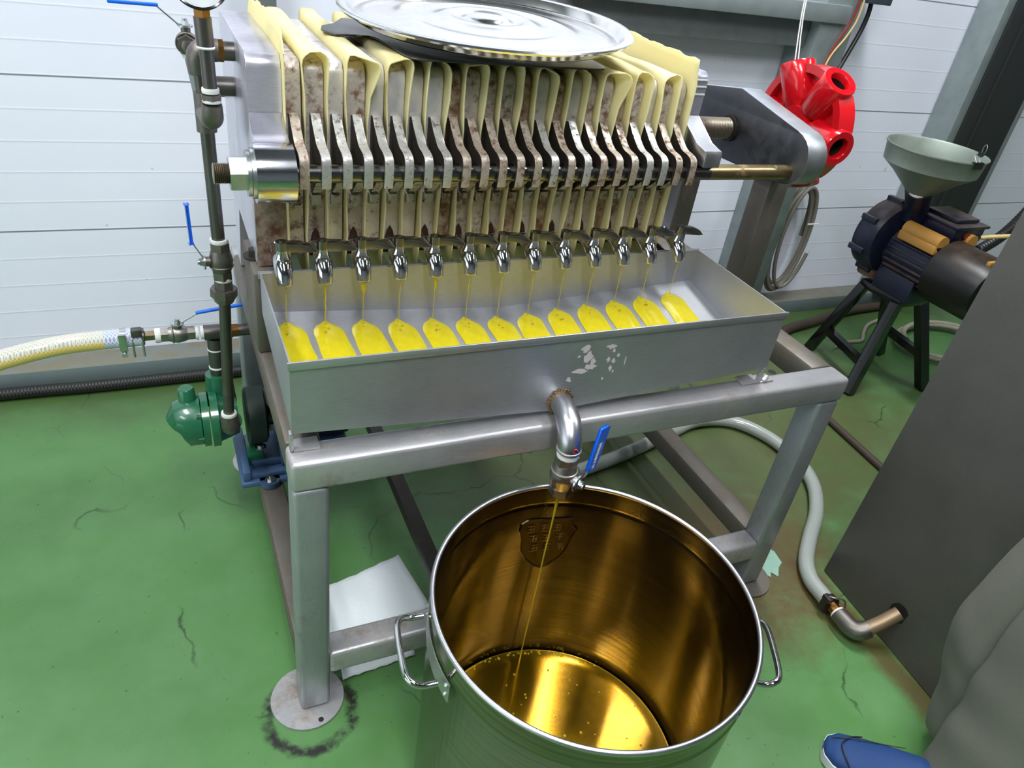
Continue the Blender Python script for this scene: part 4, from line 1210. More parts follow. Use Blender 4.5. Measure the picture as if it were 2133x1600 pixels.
# left hose with oil in it
hp = [(-0.085, SY, 0.524), (-0.15, SY, 0.523), (-0.24, SY, 0.519), (-0.33, SY, 0.502), (-0.43, SY, 0.472), (-0.6, SY + 0.01, 0.40), (-0.8, SY + 0.05, 0.25), (-0.98, SY + 0.08, 0.09), (-1.15, SY + 0.1, 0.026), (-1.5, SY + 0.1, 0.024)]
b = B(); b.tube(hp, 0.0215, 28, smooth=8)
b.bm.normal_update()
for f in b.bm.faces:
    c = f.calc_center_median()
    if c.x > -0.165: f.material_index = 2
    elif f.normal.z < 0.22: f.material_index = 1
o = b.build('braided_hose', [m_hose_top, m_hose_oil, m_hose_clear], origin=(-1.5, SY + 0.1, 0.0))
tag(o, 'clear braided hose half full of yellow oil, coming in from the left edge', 'hose')
b = B(); b.tube([(-0.128, SY, 0.5235), (-0.116, SY, 0.5235)], 0.0232, 28); b.box(-0.131, SY - 0.026, 0.503, -0.115, SY - 0.019, 0.545, 0.001)
cl = b.build('hose_clamp', m_zinc, o)
B().tube([(-0.123, SY - 0.016, 0.498), (-0.123, SY - 0.028, 0.494)], 0.0068, 16).build('clamp_screw', m_zinc, cl)

# ------------------------------------------------------------------ gear pump on blue base
pm = thing('gear_pump', (0.08, 1.55, 0.165), 'green gear pump on a pale blue cast base bolted to the table frame', 'pump')
b = B()
b.box(0.088, 1.455, 0.167, 0.34, 1.655, 0.182, 0.004)
b.box(0.094, 1.462, 0.182, 0.112, 1.65, 0.212, 0.003).box(0.112, 1.468, 0.182, 0.33, 1.486, 0.197, 0.003).box(0.12, 1.51, 0.182, 0.20, 1.522, 0.20, 0.003)
b.tube([(0.155, 1.462, 0.167), (0.155, 1.462, 0.182)], 0.024, 24).tube([(0.155, 1.64, 0.167), (0.155, 1.64, 0.182)], 0.02, 20)
base = b.build('pump_base', m_blue2, pm)
b = B().tube([(0.155, 1.455, 0.182), (0.155, 1.455, 0.185)], 0.013, 20).tube([(0.155, 1.455, 0.185), (0.155, 1.455, 0.192)], 0.0085, 6).tube([(0.155, 1.455, 0.192), (0.155, 1.455, 0.198)], 0.004, 12)
b.build('bolt', m_zinc, base)
b = B().tube([(0.145, 1.535, 0.226), (0.145, 1.535, 0.229)], 0.014, 20).tube([(0.145, 1.535, 0.229), (0.145, 1.535, 0.235)], 0.0085, 6)
b.build('bolt', m_zinc, base)
b = B()
gy, gz = 1.575, 0.305
b.box(0.112, 1.52, 0.182, 0.150, 1.60, 0.226, 0.004)
b.tube([(-0.036, gy, gz - 0.006), (-0.030, gy, gz), (-0.014, gy, gz), (0.016, gy, gz), (0.018, gy, gz)], [0.034, 0.052, 0.060, 0.060, 0.05], 40)
b.tube([(0.018, gy, gz), (0.034, gy, gz)], 0.066, 40).tube([(0.038, gy, gz), (0.055, gy, gz)], 0.069, 40).tube([(0.055, gy, gz), (0.10, gy, gz)], [0.060, 0.044], 40)
b.tube([(0.068, gy + 0.04, gz + 0.02), (0.067, gy + 0.045, 0.405)], [0.036, 0.030], 28)
b.tube([(-0.008, gy + 0.01, gz + 0.03), (-0.009, gy + 0.012, gz + 0.085), (-0.009, gy + 0.012, gz + 0.09)], [0.021, 0.019, 0.015], 20, smooth=0)
b.tube([(0.075, gy - 0.02, gz - 0.0), (0.082, gy - 0.062, 0.335)], [0.03, 0.024], 24)
body = b.build('pump_body', m_green, pm, sharp=40)
for k in range(6):
    a = k * PI / 3 + 0.3
    q = (0.0, gy + 0.058 * math.cos(a), gz + 0.058 * math.sin(a))
    B().tube([(0.006, q[1], q[2]), (0.018, q[1], q[2])], 0.007, 6).build('bolt', m_green, body)
b = B(); b.lathe([(0, 0.0006), (0.014, 0.0006), (0.014, 0)], (0.066, 1.5855, 0.358), (-0.05, -1, 0.25), 24)
b.build('oval_sticker', m_sticker, body)
b = B(); b.tube([(0.118, gy, gz - 0.005), (0.122, gy, gz - 0.005), (0.160, gy, gz - 0.005), (0.166, gy, gz - 0.005)], [0.066, 0.072, 0.072, 0.062], 40)
b.build('coupling', m_dkgreen, pm)
b = B(); b.tube([(0.166, gy, gz - 0.005), (0.185, gy, gz - 0.005)], 0.03, 20); b.tube([(0.196, gy, gz - 0.005), (0.205, gy, gz), (0.36, gy, gz), (0.38, gy, gz)], [0.07, 0.078, 0.078, 0.05], 36)
mo = b.build('pump_motor', m_blackm, pm)
B().box(0.17, gy - 0.02, gz + 0.035, 0.186, gy - 0.012, gz + 0.065, 0.001).build('red_label', m_sticker_r, mo)
b = B().box(0.19, 1.50, 0.182, 0.36, 1.65, 0.228, 0.004); b.build('motor_foot', m_blue2, pm)

# ------------------------------------------------------------------ paper towels and scraps
def flat_sheet(name, pts, z, label, cat, mat, nx=14, ny=12, amp=0.002, group=None, seed=1, dip=None):
    (x0, y0), (x1, y1), (x2, y2), (x3, y3) = pts
    b = B(); rows = []
    for j in range(ny + 1):
        v = j / ny; row = []
        for i in range(nx + 1):
            u = i / nx
            x = (x0 * (1 - u) + x1 * u) * (1 - v) + (x3 * (1 - u) + x2 * u) * v
            y = (y0 * (1 - u) + y1 * u) * (1 - v) + (y3 * (1 - u) + y2 * u) * v
            if j in (0, ny): y += 0.0015 * math.sin(i * 2.3 + seed)
            row.append(b.bm.verts.new((x, y, z + amp * (1 + math.sin(x * 40 + seed) * math.cos(y * 33)))))
        rows.append(row)
    for a, c in zip(rows, rows[1:]):
        for i in range(nx): b.bm.faces.new((a[i], a[i + 1], c[i + 1], c[i]))
    o = b.build(name, mat, origin=(x0, y0, 0), sharp=80)
    m = o.modifiers.new('thickness', 'SOLIDIFY'); m.thickness = 0.0008; m.offset = 1
    return tag(o, label, cat, group)


flat_sheet('paper_towel', [(0.228, 0.980), (0.388, 0.975), (0.466, 1.118), (0.238, 1.085)][:0] or [(0.205, 1.080), (0.470, 1.105), (0.442, 1.288), (0.205, 1.225)], 0.002, 'white embossed paper towel on the floor under the table', 'paper towel', m_paper)
flat_sheet('paper_towel', [(0.228, 0.975), (0.395, 0.988), (0.40, 1.072), (0.235, 1.072)], 0.002, 'edge of a white paper towel poking out under the front lower rail', 'paper towel', m_paper, seed=4)
b = B(); sp = [(1.452, 1.045), (1.470, 1.005), (1.462, 0.965), (1.440, 0.952), (1.415, 0.925), (1.405, 0.945), (1.392, 0.93), (1.378, 0.955), (1.395, 1.02)]
b.prism(sp, 'z', 0.0008, 0.0022)
tag(b.build('paper_scrap', plain('pale_scrap', lin(140, 176, 158), 0.6), origin=(1.42, 0.97, 0)), 'torn pale scrap stuck to the floor by the right front table leg', 'scrap')

# ------------------------------------------------------------------ milky braided hose on the floor, elbow pipe into the tank
hp = [(1.05, 1.45, 0.023), (1.25, 1.49, 0.023), (1.46, 1.55, 0.023), (1.60, 1.585, 0.023), (1.73, 1.555, 0.023), (1.805, 1.45, 0.023), (1.82, 1.31, 0.023), (1.785, 1.195, 0.023), (1.70, 1.09, 0.023), (1.595, 1.005, 0.023), (1.517, 0.935, 0.023), (1.478, 0.875, 0.025), (1.465, 0.82, 0.03), (1.458, 0.79, 0.034)]
o = B().tube(hp, 0.0215, 24, smooth=6).build('braided_hose', m_hose_w, origin=(1.5, 1.3, 0.0))
tag(o, 'milky braided hose snaking over the dirty floor right of the table', 'hose')
b = B(); b.tube([(1.4575, 0.797, 0.034), (1.456, 0.779, 0.036)], 0.0245, 24).box(1.432, 0.775, 0.052, 1.447, 0.80, 0.066, 0.002)
cl = b.build('hose_clamp', m_iron, o)
B().tube([(1.440, 0.795, 0.060), (1.449, 0.776, 0.070), (1.475, 0.766, 0.063), (1.482, 0.76, 0.04)], 0.0022, 8, smooth=4).build('clamp_bolt', m_zinc, cl)

tkx0, tkx1 = 1.562, 1.518
tk = thing('dark_tank', (1.9, 0.45, 0), 'tall dark brushed steel tank at the right edge behind the person', 'tank')
ya, yb, H_ = 0.905, -0.05, 1.55
lean = 0.04 / 1.059
b = B()
A = [(1.564, ya, 0.002), (1.470, yb, 0.002), (2.45, yb - 0.1, 0.002), (2.45, ya + 0.0, 0.002)]
D = [(1.564 + lean * H_, ya, H_), (1.470 + lean * H_, yb, H_), (2.45, yb - 0.1, H_), (2.45, ya, H_)]
b.poly(A + D, [[0, 1, 2, 3], [7, 6, 5, 4], [0, 4, 5, 1], [1, 5, 6, 2], [2, 6, 7, 3], [3, 7, 4, 0]])
b._bev(list(b.bm.edges), 0.003)
b.build('tank_body', m_tank, tk, sharp=25)
hy, hz = 0.668, 0.104; hx = 1.5405 + lean * hz
b = B(); b.lathe([(0, 0.0), (0.026, 0.0), (0.026, 0.0014), (0, 0.0014)], (hx - 0.0004, hy, hz), (-1, 0, 0.03), 32); b.build('pipe_hole', m_black, tk)
b = B(); b.tube([(hx - 0.0012, hy, hz), (1.505, 0.675, 0.074), (1.470, 0.683, 0.05)], 0.0175, 24)
pp_ = b.build('drain_pipe', metal('tan_pipe', lin(150, 128, 100), 0.45, 0.1, metallic=0.6), tk)
b = B(); b.tube([(1.478, 0.681, 0.055), (1.460, 0.688, 0.043), (1.452, 0.705, 0.037), (1.4525, 0.735, 0.036), (1.4535, 0.752, 0.036)], [0.0215, 0.0235, 0.024, 0.0225, 0.021], 24, smooth=4)
b.build('elbow', m_fit, tk)
b = B(); b.tube([(1.4535, 0.750, 0.036), (1.454, 0.757, 0.036)], 0.0195, 20); b.build('thread_tape', m_white, tk)
b = B(); b.tube([(1.454, 0.756, 0.036), (1.456, 0.779, 0.036)], 0.0155, 6); b.build('hose_tail', m_brass, tk)

o = B().tube([(2.145, 1.75, 0.013), (2.138, 1.50, 0.013), (2.114, 1.21, 0.013), (2.09, 0.93, 0.013)], 0.0125, 16).build('floor_pipe', m_rubber, origin=(2.12, 1.4, 0))
tag(o, 'thin straight brown pipe lying on the floor beside the dark tank', 'pipe')

# ------------------------------------------------------------------ conduits and cables by the wall
def corrugated(P, r, pitch_=0.006, amp=0.0016):
    Q = catmull(P, 40); L = 0; out = [Q[0]]; R = [r]
    step = pitch_ / 2; acc = 0; k = 0
    for a, c in zip(Q, Q[1:]):
        d = (c - a).length; t_ = step - acc
        while t_ <= d:
            out.append(a + (c - a) * (t_ / d)); k += 1; R.append(r - (amp if k % 2 else 0)); t_ += step
        acc = d - (t_ - step)
    return out, R


P_, R_ = corrugated([(-1.3, 2.22, 0.02), (-0.52, 2.222, 0.02), (-0.26, 2.214, 0.02), (0.07, 2.216, 0.02), (0.5, 2.222, 0.02)], 0.019, 0.009)
o = B().tube(P_, R_, 14).build('corrugated_conduit', m_conduit, origin=(-0.4, 2.2, 0)); tag(o, 'black corrugated conduit on the floor along the wall channel at left', 'conduit')
o = B().tube([(1.9, 1.90, 0.022), (2.25, 1.98, 0.022), (2.45, 2.085, 0.022), (2.66, 2.13, 0.022), (2.94, 2.19, 0.022), (3.3, 2.205, 0.022)], 0.021, 16, smooth=5).build('rubber_hose', m_rubber, origin=(2.5, 2.0, 0))
tag(o, 'dull dark rubber hose on the floor behind the table to the right', 'hose')
P_, R_ = corrugated([(3.22, 2.00, 0.02), (3.12, 1.72, 0.40), (2.86, 1.70, 0.555), (2.97, 1.70, 0.62), (3.06, 1.70, 0.74), (3.2, 1.72, 0.95), (3.3, 1.8, 1.2)][2:], 0.022, 0.012, 0.002)
o = B().tube(P_, R_, 14).build('corrugated_conduit', m_conduit, origin=(3.0, 1.7, 0.5)); tag(o, 'black corrugated conduit slanting up behind the mill at right', 'conduit')


def coil(cx, cy, cz, rx, rz, n, r, plane, jit=0.01, seed=2):
    rs = random.Random(seed); P = []
    for k in range(int(n * 24)):
        a = 2 * PI * k / 24; j = 1 + jit * math.sin(k / 24 * 5.1) * 3
        off = 0.012 * (k / 24)
        if plane == 'xz': P.append((cx + rx * math.cos(a) * j + 0.02 * math.sin(k / 17), cy - off, cz + rz * math.sin(a) * j))
        else: P.append((cx + rx * math.cos(a) * j, cy + rz * math.sin(a) * j, cz + off * 0.8))
    return P


P_ = coil(2.50, 2.315, 0.37, 0.085, 0.235, 5, 0.008, 'xz', 0.02)
o = B().tube(P_, 0.0085, 10, smooth=2).build('cable_coil', m_cable, origin=(2.5, 2.3, 0.4))
tag(o, 'grey cable hanging in long loops on the wall behind the table leg', 'cable')
B().box(2.535, 2.250, 0.447, 2.598, 2.254, 0.452, 0.0008).build('cable_tie', m_white, o)
P_ = coil(3.18, 1.83, 0.014, 0.24, 0.16, 3.5, 0.01, 'xy', 0.02, 4)
o = B().tube(P_, 0.0115, 12, smooth=2).build('cable_coil', m_cable2, origin=(3.2, 1.8, 0)); tag(o, 'pale grey cable coiled on the floor under the blue mill', 'cable')
o = B().tube([(2.60, 1.93, 0.008), (2.70, 1.955, 0.008), (2.79, 1.955, 0.008), (2.86, 2.01, 0.008), (2.95, 2.07, 0.008), (3.05, 2.1, 0.008)], 0.008, 10, smooth=6).build('thin_cable', m_cable2, origin=(2.8, 2, 0)); tag(o, 'thin pale cable trailing across the floor between the mill legs', 'cable')

jb = thing('junction_box', (2.45, 2.24, 1.30), 'small dark junction box with a black cable at the top of the column', 'junction box')
B().box(2.37, 2.20, 1.312, 2.49, 2.30, 1.40, 0.004).build('box_body', plain('blue_grey_plastic', lin(58, 66, 76), 0.4), jb)
B().tube([(2.42, 2.23, 1.315), (2.425, 2.23, 1.27), (2.415, 2.23, 1.21), (2.375, 2.22, 1.12), (2.32, 2.20, 1.02), (2.29, 2.19, 0.90)], 0.0085, 12, smooth=5).build('black_cable', m_black, jb)
o = B().tube([(2.335, 2.20, 1.40), (2.325, 2.20, 1.26), (2.29, 2.20, 1.18), (2.27, 2.20, 1.12), (2.24, 2.195, 1.03), (2.22, 2.19, 0.95)], 0.0045, 8, smooth=5).build('red_wire', m_wire_r, origin=(2.3, 2.2, 1)); tag(o, 'thin red wire running down the galvanised column', 'wire')
o = B().tube([(2.34, 2.195, 1.38), (2.345, 2.195, 1.27), (2.32, 2.195, 1.20), (2.275, 2.195, 1.13), (2.25, 2.19, 1.04), (2.235, 2.19, 0.95)], 0.0035, 8, smooth=5).build('yellow_wire', m_wire_y, origin=(2.3, 2.2, 1)); tag(o, 'thin yellow wire beside the red one on the column', 'wire')
for s, lab in ((0, 'left of two white strings hanging down to the red wheel'), (1, 'right of two white strings hanging down to the red wheel')):
    o = B().tube([(1.60 + 0.02 * s, 1.70, 1.55), (1.565 + 0.006 * s, 1.66, 1.35), (1.545 + 0.012 * s, 1.60, 1.185)], 0.0016, 8, smooth=4).build('white_string', m_white, origin=(1.56, 1.66, 1.4)); tag(o, lab, 'string')

# ------------------------------------------------------------------ grinding mill
ml = thing('grinding_mill', (2.60, 1.75, 0), 'dark blue grinding mill with big grey hopper on a black four-legged stand', 'grinder')
zt = 0.385
top = [(2.50, 1.84), (2.50, 1.68), (2.64, 1.68), (2.64, 1.84)]
feet = [(2.475, 1.955), (2.375, 1.625), (2.745, 1.575), (2.79, 1.85)]
b = B().box(2.49, 1.66, zt - 0.03, 2.66, 1.86, zt, 0.003)
b.build('stand_top', m_blackp, ml)
for (tx, ty), (x, y) in zip(top, feet):
    B().beam((tx, ty, zt - 0.02), (x, y, 0.004), 0.036, 0.036, (0, 1, 0.2), 0.002).build('leg', m_blackp, ml)
def lp(i, t_): return Vector((top[i][0], top[i][1], zt)) * (1 - t_) + Vector((feet[i][0], feet[i][1], 0)) * t_
B().beam(lp(0, 0.68), lp(1, 0.68), 0.03, 0.03, (0, 0, 1)).build('brace', m_blackp, ml)
B().beam(lp(3, 0.62), lp(2, 0.62), 0.03, 0.03, (0, 0, 1)).build('brace', m_blackp, ml)
mx, mz = 2.56, 0.535
# finned motor frame and end cover (axis towards the viewer)
b = B()
b.tube([(mx, 1.80, mz), (mx, 1.60, mz)], 0.092, 40)
for k in range(9):
    a = math.radians(150 + k * 15)
    b.beam((mx + 0.095 * math.cos(a), 1.79, mz + 0.095 * math.sin(a)), (mx + 0.095 * math.cos(a), 1.61, mz + 0.095 * math.sin(a)), 0.005, 0.018, (math.cos(a), 0, math.sin(a)))
b.box(mx - 0.085, 1.63, zt + 0.001, mx + 0.085, 1.80, mz - 0.06, 0.006)
b.build('motor_frame', m_navy, ml)
b = B(); b.tube([(mx, 1.615, mz), (mx, 1.60, mz), (mx, 1.43, mz), (mx, 1.405, mz), (mx, 1.395, mz)], [0.095, 0.118, 0.116, 0.105, 0.08], 44)
b.build('motor_end_cover', m_blackm, ml)
b = B().box(mx - 0.055, 1.425, mz + 0.10, mx - 0.01, 1.44, mz + 0.115, 0.002); b.build('tape_patch', m_ochre, ml)
# capacitor covers
for sx, nm in ((-0.075, 0), (0.08, 1)):
    b = B(); cxx = mx + sx; cz_ = mz + 0.085
    b.tube([(cxx, 1.76, cz_ + 0.02), (cxx, 1.60, cz_ + 0.02)], 0.028, 28)
    b.box(cxx - 0.03, 1.60, cz_ - 0.02, cxx + 0.03, 1.765, cz_ + 0.012, 0.004)
    b.build('capacitor_cover', m_ochre, ml)
# terminal box with dusty lid
b = B().box(mx - 0.01, 1.62, mz + 0.10, mx + 0.15, 1.80, mz + 0.15, 0.004, rot=None)
tbx = b.build('switch_box', m_navy, ml)
b = B().box(mx - 0.02, 1.61, mz + 0.15, mx + 0.16, 1.81, mz + 0.162, 0.005).box(mx + 0.01, 1.64, mz + 0.162, mx + 0.13, 1.78, mz + 0.178, 0.006); b.build('switch_box_lid', m_navy, ml)
B().tube([(mx + 0.055, 1.622, mz + 0.125), (mx + 0.055, 1.612, mz + 0.125)], 0.014, 20).build('red_button', plain('dark_red_button', lin(96, 24, 26), 0.4), tbx)
# round mill housing
hyc = 1.86
b = B()
b.lathe([(0, -0.05), (0.11, -0.05), (0.135, -0.04), (0.14, -0.02), (0.14, 0.03), (0.13, 0.05), (0.10, 0.06), (0, 0.06)], (mx - 0.03, hyc, mz + 0.03), (0, -1, 0), 52)
b.tube([(mx - 0.03, hyc - 0.05, mz + 0.03), (mx - 0.01, 1.80, mz)], [0.08, 0.085], 32)
hs = b.build('mill_housing', m_navy, ml)
for k in range(5):
    a = math.radians(100 + k * 50); c = Vector((mx - 0.03 + 0.14 * math.cos(a), hyc, mz + 0.03 + 0.14 * math.sin(a)))
    B().box(c.x - 0.011, c.y - 0.03, c.z - 0.011, c.x + 0.011, c.y + 0.04, c.z + 0.011, 0.003).build('clamp_lug', m_navy, hs)
B().tube([(mx - 0.03, hyc, mz - 0.08), (mx - 0.035, hyc, mz - 0.135)], [0.062, 0.05], 28).build('flour_outlet', metal('dirty_outlet', lin(110, 88, 66), 0.6, 0.1, metallic=0.3), ml)
# feed neck and hopper
hc = Vector((2.435, 1.745, 0))
b = B(); b.tube([(mx - 0.02, 1.80, mz + 0.14), (mx - 0.045, 1.785, mz + 0.19), (2.447, 1.751, 0.800)], [0.052, 0.042, 0.052], 28)
b.build('feed_neck', m_navy, ml)
b = B()
HC = Vector((2.445, 1.75, 0))
b.lathe([(0.040, 0.775), (0.046, 0.780), (0.110, 0.838), (0.156, 0.872), (0.163, 0.925), (0.168, 0.931), (0.168, 0.935), (0.165, 0.935), (0.160, 0.928), (0.152, 0.874), (0.107, 0.842), (0.042, 0.784), (0.036, 0.778)], HC, seg=64, close=True)
b.build('hopper', m_hopper, ml)
rim_z = 0.933
for ang, lab, rot in ((-92, 'black binder clip on the near rim of the mill hopper', 0), (-22, 'dull binder clip standing up on the right rim of the mill hopper', 1)):
    a = math.radians(ang); p = HC + Vector((0.166 * math.cos(a), 0.166 * math.sin(a), rim_z)); rd = Vector((math.cos(a), math.sin(a), 0)); tg = Vector((-math.sin(a), math.cos(a), 0))
    t_ = thing('binder_clip', p, lab, 'clip', 'binder clips on the hopper rim')
    b = B(); w_ = 0.022 if not rot else 0.016
    b.beam(p + rd * 0.0045 - tg * w_ - Vector((0, 0, 0.006)), p + rd * 0.0045 + tg * w_ - Vector((0, 0, 0.006)), 0.0015, 0.02, (0, 0, 1))
    b.beam(p - rd * 0.006 - tg * w_ - Vector((0, 0, 0.006)), p - rd * 0.006 + tg * w_ - Vector((0, 0, 0.006)), 0.0015, 0.02, (0, 0, 1))
    b.beam(p - tg * w_ + Vector((0, 0, 0.005)), p + tg * w_ + Vector((0, 0, 0.005)), 0.012, 0.002, (0, 0, 1))
    b.build('clip_body', m_black, t_)
    q = p + Vector((0, 0, 0.004)); up = Vector((0, 0, 1)) if rot else (Vector((0, 0, 1)) - rd * 0.9).normalized()
    B().tube([q - tg * 0.008, q - tg * 0.010 + up * 0.02, q + up * 0.03, q + tg * 0.010 + up * 0.02, q + tg * 0.008], 0.0012, 8, smooth=4).build('clip_wire', m_zinc, t_)
B().tube([(mx + 0.13, 1.61, mz + 0.12), (mx + 0.17, 1.57, mz + 0.14), (mx + 0.23, 1.53, mz + 0.155), (mx + 0.32, 1.50, mz + 0.14), (mx + 0.40, 1.48, mz + 0.12), (mx + 0.5, 1.5, 0.2), (mx + 0.55, 1.6, 0.02)], 0.008, 10, smooth=5).build('power_cable', m_wire_y, ml)

# ------------------------------------------------------------------ person at the right edge
pe = thing('person', (1.40, 0.34, 0), 'person in loose grey trousers and a blue shoe standing at the right edge', 'person')
Z = lambda x, y, z: Vector((x, y, z))
hipc = Z(1.43, 0.30, 0.90)
NODES = [('pelvis', (1.42, 0.31, 0.92), 0.13), ('waist', (1.40, 0.31, 1.06), 0.12), ('chest', (1.36, 0.32, 1.25), 0.145), ('neck0', (1.345, 0.33, 1.42), 0.07), ('neck', (1.335, 0.335, 1.50), 0.055), ('head0', (1.325, 0.345, 1.57), 0.085), ('head1', (1.325, 0.345, 1.67), 0.088),
         ('hipL', (1.375, 0.245, 0.88), 0.095), ('kneeL', (1.372, 0.298, 0.50), 0.058), ('ankL', (1.372, 0.285, 0.09), 0.036), ('toeL', (1.25, 0.405, 0.03), 0.016),
         ('hipR', (1.43, 0.375, 0.88), 0.095), ('kneeR', (1.432, 0.425, 0.50), 0.058), ('ankR', (1.442, 0.385, 0.09), 0.036), ('toeR', (1.42, 0.25, 0.03), 0.016),
         ('shL', (1.27, 0.19, 1.38), 0.062), ('elL', (1.26, 0.13, 1.10), 0.044), ('wrL', (1.29, 0.20, 0.88), 0.03), ('haL', (1.28, 0.22, 0.81), 0.028),
         ('shR', (1.42, 0.45, 1.38), 0.062), ('elR', (1.47, 0.50, 1.10), 0.044), ('wrR', (1.47, 0.42, 0.90), 0.03), ('haR', (1.46, 0.38, 0.84), 0.028)]
EDG = [('pelvis', 'waist'), ('waist', 'chest'), ('chest', 'neck0'), ('neck0', 'neck'), ('neck', 'head0'), ('head0', 'head1'), ('pelvis', 'hipL'), ('hipL', 'kneeL'), ('kneeL', 'ankL'), ('ankL', 'toeL'), ('pelvis', 'hipR'), ('hipR', 'kneeR'), ('kneeR', 'ankR'), ('ankR', 'toeR'),
       ('chest', 'shL'), ('shL', 'elL'), ('elL', 'wrL'), ('wrL', 'haL'), ('chest', 'shR'), ('shR', 'elR'), ('elR', 'wrR'), ('wrR', 'haR')]
for s in ('L', 'R'):
    h = [n for n in NODES if n[0] == 'ha' + s][0][1]
    for k in range(4):
        NODES.append((f'f{k}{s}', (h[0] - 0.012 + 0.001 * k, h[1] - 0.028 + 0.018 * k, h[2] - 0.04), 0.0095)); NODES.append((f'g{k}{s}', (h[0] + 0.004, h[1] - 0.03 + 0.018 * k, h[2] - 0.075 + 0.005 * abs(k - 1.5)), 0.008))
        EDG.append(('ha' + s, f'f{k}{s}')); EDG.append((f'f{k}{s}', f'g{k}{s}'))
    NODES.append((f't{s}', (h[0] - 0.03, h[1] + 0.03, h[2] + 0.0), 0.011)); EDG.append(('ha' + s, f't{s}'))
org = Vector(pe.location)
ix = {n[0]: i for i, n in enumerate(NODES)}
me = bpy.data.meshes.new('body'); me.from_pydata([Vector(n[1]) - org for n in NODES], [(ix[a], ix[c]) for a, c in EDG], []); me.update()
bo = bpy.data.objects.new('body', me); COL.objects.link(bo); bo.parent = pe; ORG[bo.name] = org
sk = bo.modifiers.new('skin', 'SKIN'); sk.use_smooth_shade = True
for i, n in enumerate(NODES): me.skin_vertices[0].data[i].radius = (n[2], n[2])
me.skin_vertices[0].data[0].use_root = True
ss = bo.modifiers.new('subd', 'SUBSURF'); ss.levels = 1; ss.render_levels = 1
me.materials.append(m_skin)
# face and hair
b = B(); hd = Vector((1.325, 0.345, 1.62)); fw = Vector((-0.67, 0.74, 0)); sd = Vector((0.74, 0.67, 0))
for s in (-1, 1): b.sphere(hd + fw * 0.083 + sd * 0.032 * s + Vector((0, 0, 0.01)), 0.011, seg=12)
b.build('eyes', m_dial, bo)
b = B().tube([hd + fw * 0.086 + Vector((0, 0, 0.015)), hd + fw * 0.108 - Vector((0, 0, 0.02))], [0.007, 0.013], 12); b.build('nose', m_skin, bo)
b = B().tube([hd + fw * 0.09 - sd * 0.022 - Vector((0, 0, 0.045)), hd + fw * 0.096 - Vector((0, 0, 0.044)), hd + fw * 0.09 + sd * 0.022 - Vector((0, 0, 0.045))], 0.005, 10, smooth=3); b.build('mouth', plain('lips', lin(150, 90, 80), 0.5), bo)
for s in (-1, 1): B().sphere(hd + sd * 0.088 * s, 0.018, (0.6, 0.8, 1.3), 12).build('ear', m_skin, bo)
b = B().sphere(hd + Vector((0, 0, 0.035)) - fw * 0.018, 0.103, (1, 1, 0.95), 28); b.build('hair', m_hair, pe)


def leg_cloth(b, spine, seed, fold=1.0, n=44, m=64):
    """loose trouser leg: rings along the spine, creased where it bunches"""
    Q = catmull([s[0] for s in spine], 10); R = interp([s[1] for s in spine], 10)
    rings = []
    for j, (c, r) in enumerate(zip(Q, R)):
        ring = []
        for k in range(m):
            a = 2 * PI * k / m
            z = c.z
            w_ = 0.0035 * math.sin(a * 3 + z * 4 + seed) + 0.004 * math.sin(a * 2 - z * 9 + seed * 2) + 0.0035 * fold * math.sin(z * 44 + 2.2 * math.sin(a + seed)) * max(0.1, 1 - abs(z - 0.25) / 0.22)
            rr_ = r + w_
            ring.append(b.bm.verts.new((c.x + rr_ * math.cos(a), c.y + rr_ * math.sin(a), z + 0.006 * math.sin(a * 2 + seed) * (1 if j < 2 else 0))))
        rings.append(ring)
    for A_, D_ in zip(rings, rings[1:]):
        for k in range(m): b.bm.faces.new((A_[k], A_[(k + 1) % m], D_[(k + 1) % m], D_[k]))
    return rings


b = B()
leg_cloth(b, [(Z(1.366, 0.300, 0.045), 0.095), (Z(1.368, 0.302, 0.20), 0.098), (Z(1.370, 0.305, 0.36), 0.099), (Z(1.372, 0.300, 0.55), 0.102), (Z(1.385, 0.27, 0.75), 0.118), (Z(1.40, 0.262, 0.90), 0.125)], 1.0)
leg_cloth(b, [(Z(1.440, 0.385, 0.045), 0.062), (Z(1.438, 0.408, 0.20), 0.073), (Z(1.432, 0.432, 0.32), 0.088), (Z(1.432, 0.425, 0.5), 0.088), (Z(1.430, 0.375, 0.75), 0.095), (Z(1.430, 0.36, 0.90), 0.100)], 2.6)
b.tube([Z(1.415, 0.312, 0.80), Z(1.415, 0.312, 0.92), Z(1.41, 0.312, 1.03)], [0.14, 0.15, 0.14], 40, smooth=4)
tro = b.build('trousers', m_pants, pe, sharp=80)
b = B(); b.tube([Z(1.42, 0.312, 0.88), Z(1.40, 0.315, 1.05), Z(1.36, 0.32, 1.25), Z(1.35, 0.325, 1.38), Z(1.345, 0.33, 1.46)], [0.16, 0.15, 0.165, 0.145, 0.075], 40, smooth=4)
for s in ('L', 'R'):
    g = {n[0]: n[1] for n in NODES}
    b.tube([g['sh' + s], tuple((p + q) / 2 for p, q in zip(g['sh' + s], g['el' + s])), g['el' + s], g['wr' + s]], [0.085, 0.07, 0.062, 0.048], 24, smooth=4)
b.build('jacket', m_jacket, pe, sharp=80)


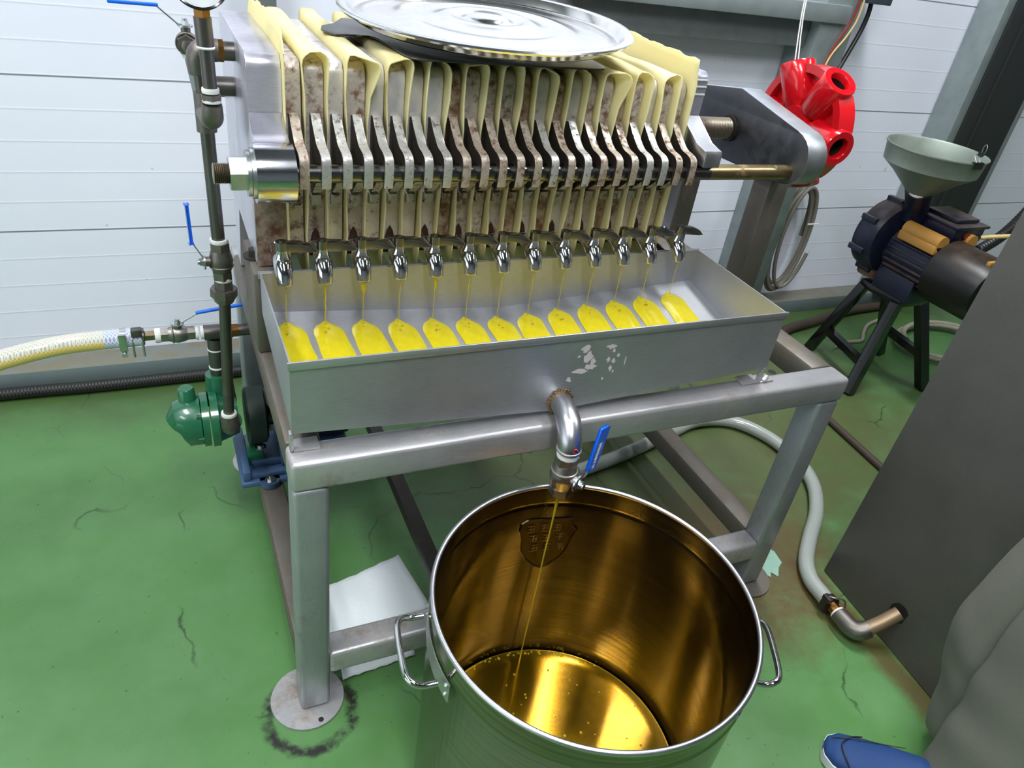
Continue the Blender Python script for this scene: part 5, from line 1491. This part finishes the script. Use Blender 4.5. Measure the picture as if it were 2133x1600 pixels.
def shoe(heel, toe, vis):
    heel = Vector(heel); toe = Vector(toe); d = (toe - heel).normalized(); s = d.cross(Vector((0, 0, 1))); L = (toe - heel).length
    prof = [(0.0, 0.028, 0.050), (0.04, 0.036, 0.085), (0.25, 0.038, 0.10), (0.42, 0.042, 0.100), (0.60, 0.050, 0.078), (0.78, 0.050, 0.054), (0.92, 0.040, 0.045), (0.985, 0.024, 0.034), (1.0, 0.010, 0.026)]
    b = B(); rings = []
    for t_, w_, h in [tuple(v) for v in zip(*[interp([p[i] for p in prof], 5) for i in range(3)])]:
        ring = []
        for k in range(20):
            a = 2 * PI * k / 20
            x = math.cos(a); z = math.sin(a)
            sx_ = math.copysign(abs(x) ** 0.75, x); zz = 0.022 + (h - 0.022) * (max(0, z) ** 0.8) if z > 0 else 0.022 + 0.012 * z
            ring.append(b.bm.verts.new(heel + d * (t_ * L) + s * (sx_ * w_) + Vector((0, 0, zz))))
        rings.append(ring)
    for A_, D_ in zip(rings, rings[1:]):
        for k in range(20): b.bm.faces.new((A_[k], A_[(k + 1) % 20], D_[(k + 1) % 20], D_[k]))
    b.bm.faces.new(rings[0][::-1]); b.bm.faces.new(rings[-1])
    sh_ = b.build('shoe', m_blueshoe, pe, sharp=60)
    b = B(); pts = []
    for sgn in (1, -1):
        rr_ = prof if sgn == 1 else prof[::-1]
        for t_, w_, h in rr_: pts.append(heel + d * (t_ * L) + s * (sgn * (w_ + 0.003)))
    n_ = len(pts); lo_ = [b.bm.verts.new(p + Vector((0, 0, 0.002))) for p in pts]; hi_ = [b.bm.verts.new(p + Vector((0, 0, 0.024))) for p in pts]
    b.bm.faces.new(lo_[::-1]); b.bm.faces.new(hi_)
    for k in range(n_): b.bm.faces.new((lo_[k], lo_[(k + 1) % n_], hi_[(k + 1) % n_], hi_[k]))
    b.build('sole', m_sole, sh_)
    if vis:
        P = [heel + d * (L * t_) + s * (u_) + Vector((0, 0, z_)) for t_, u_, z_ in ((0.80, -0.046, 0.034), (0.86, -0.03, 0.050), (0.90, 0.0, 0.051), (0.84, 0.028, 0.050), (0.76, 0.048, 0.042))]
        B().tube(P, 0.0014, 8, smooth=4).build('toe_seam', m_black, sh_)
        P = [heel + d * (L * t_) + s * (u_) + Vector((0, 0, z_)) for t_, u_, z_ in ((0.97, 0.012, 0.042), (0.8, 0.026, 0.056), (0.62, 0.034, 0.068), (0.5, 0.038, 0.08))]
        B().tube(P, 0.0012, 8, smooth=4).build('side_seam', m_black, sh_)
    return sh_


shoe((1.345, 0.268, 0), (1.160, 0.490, 0), True)
shoe((1.448, 0.405, 0), (1.410, 0.155, 0), False)
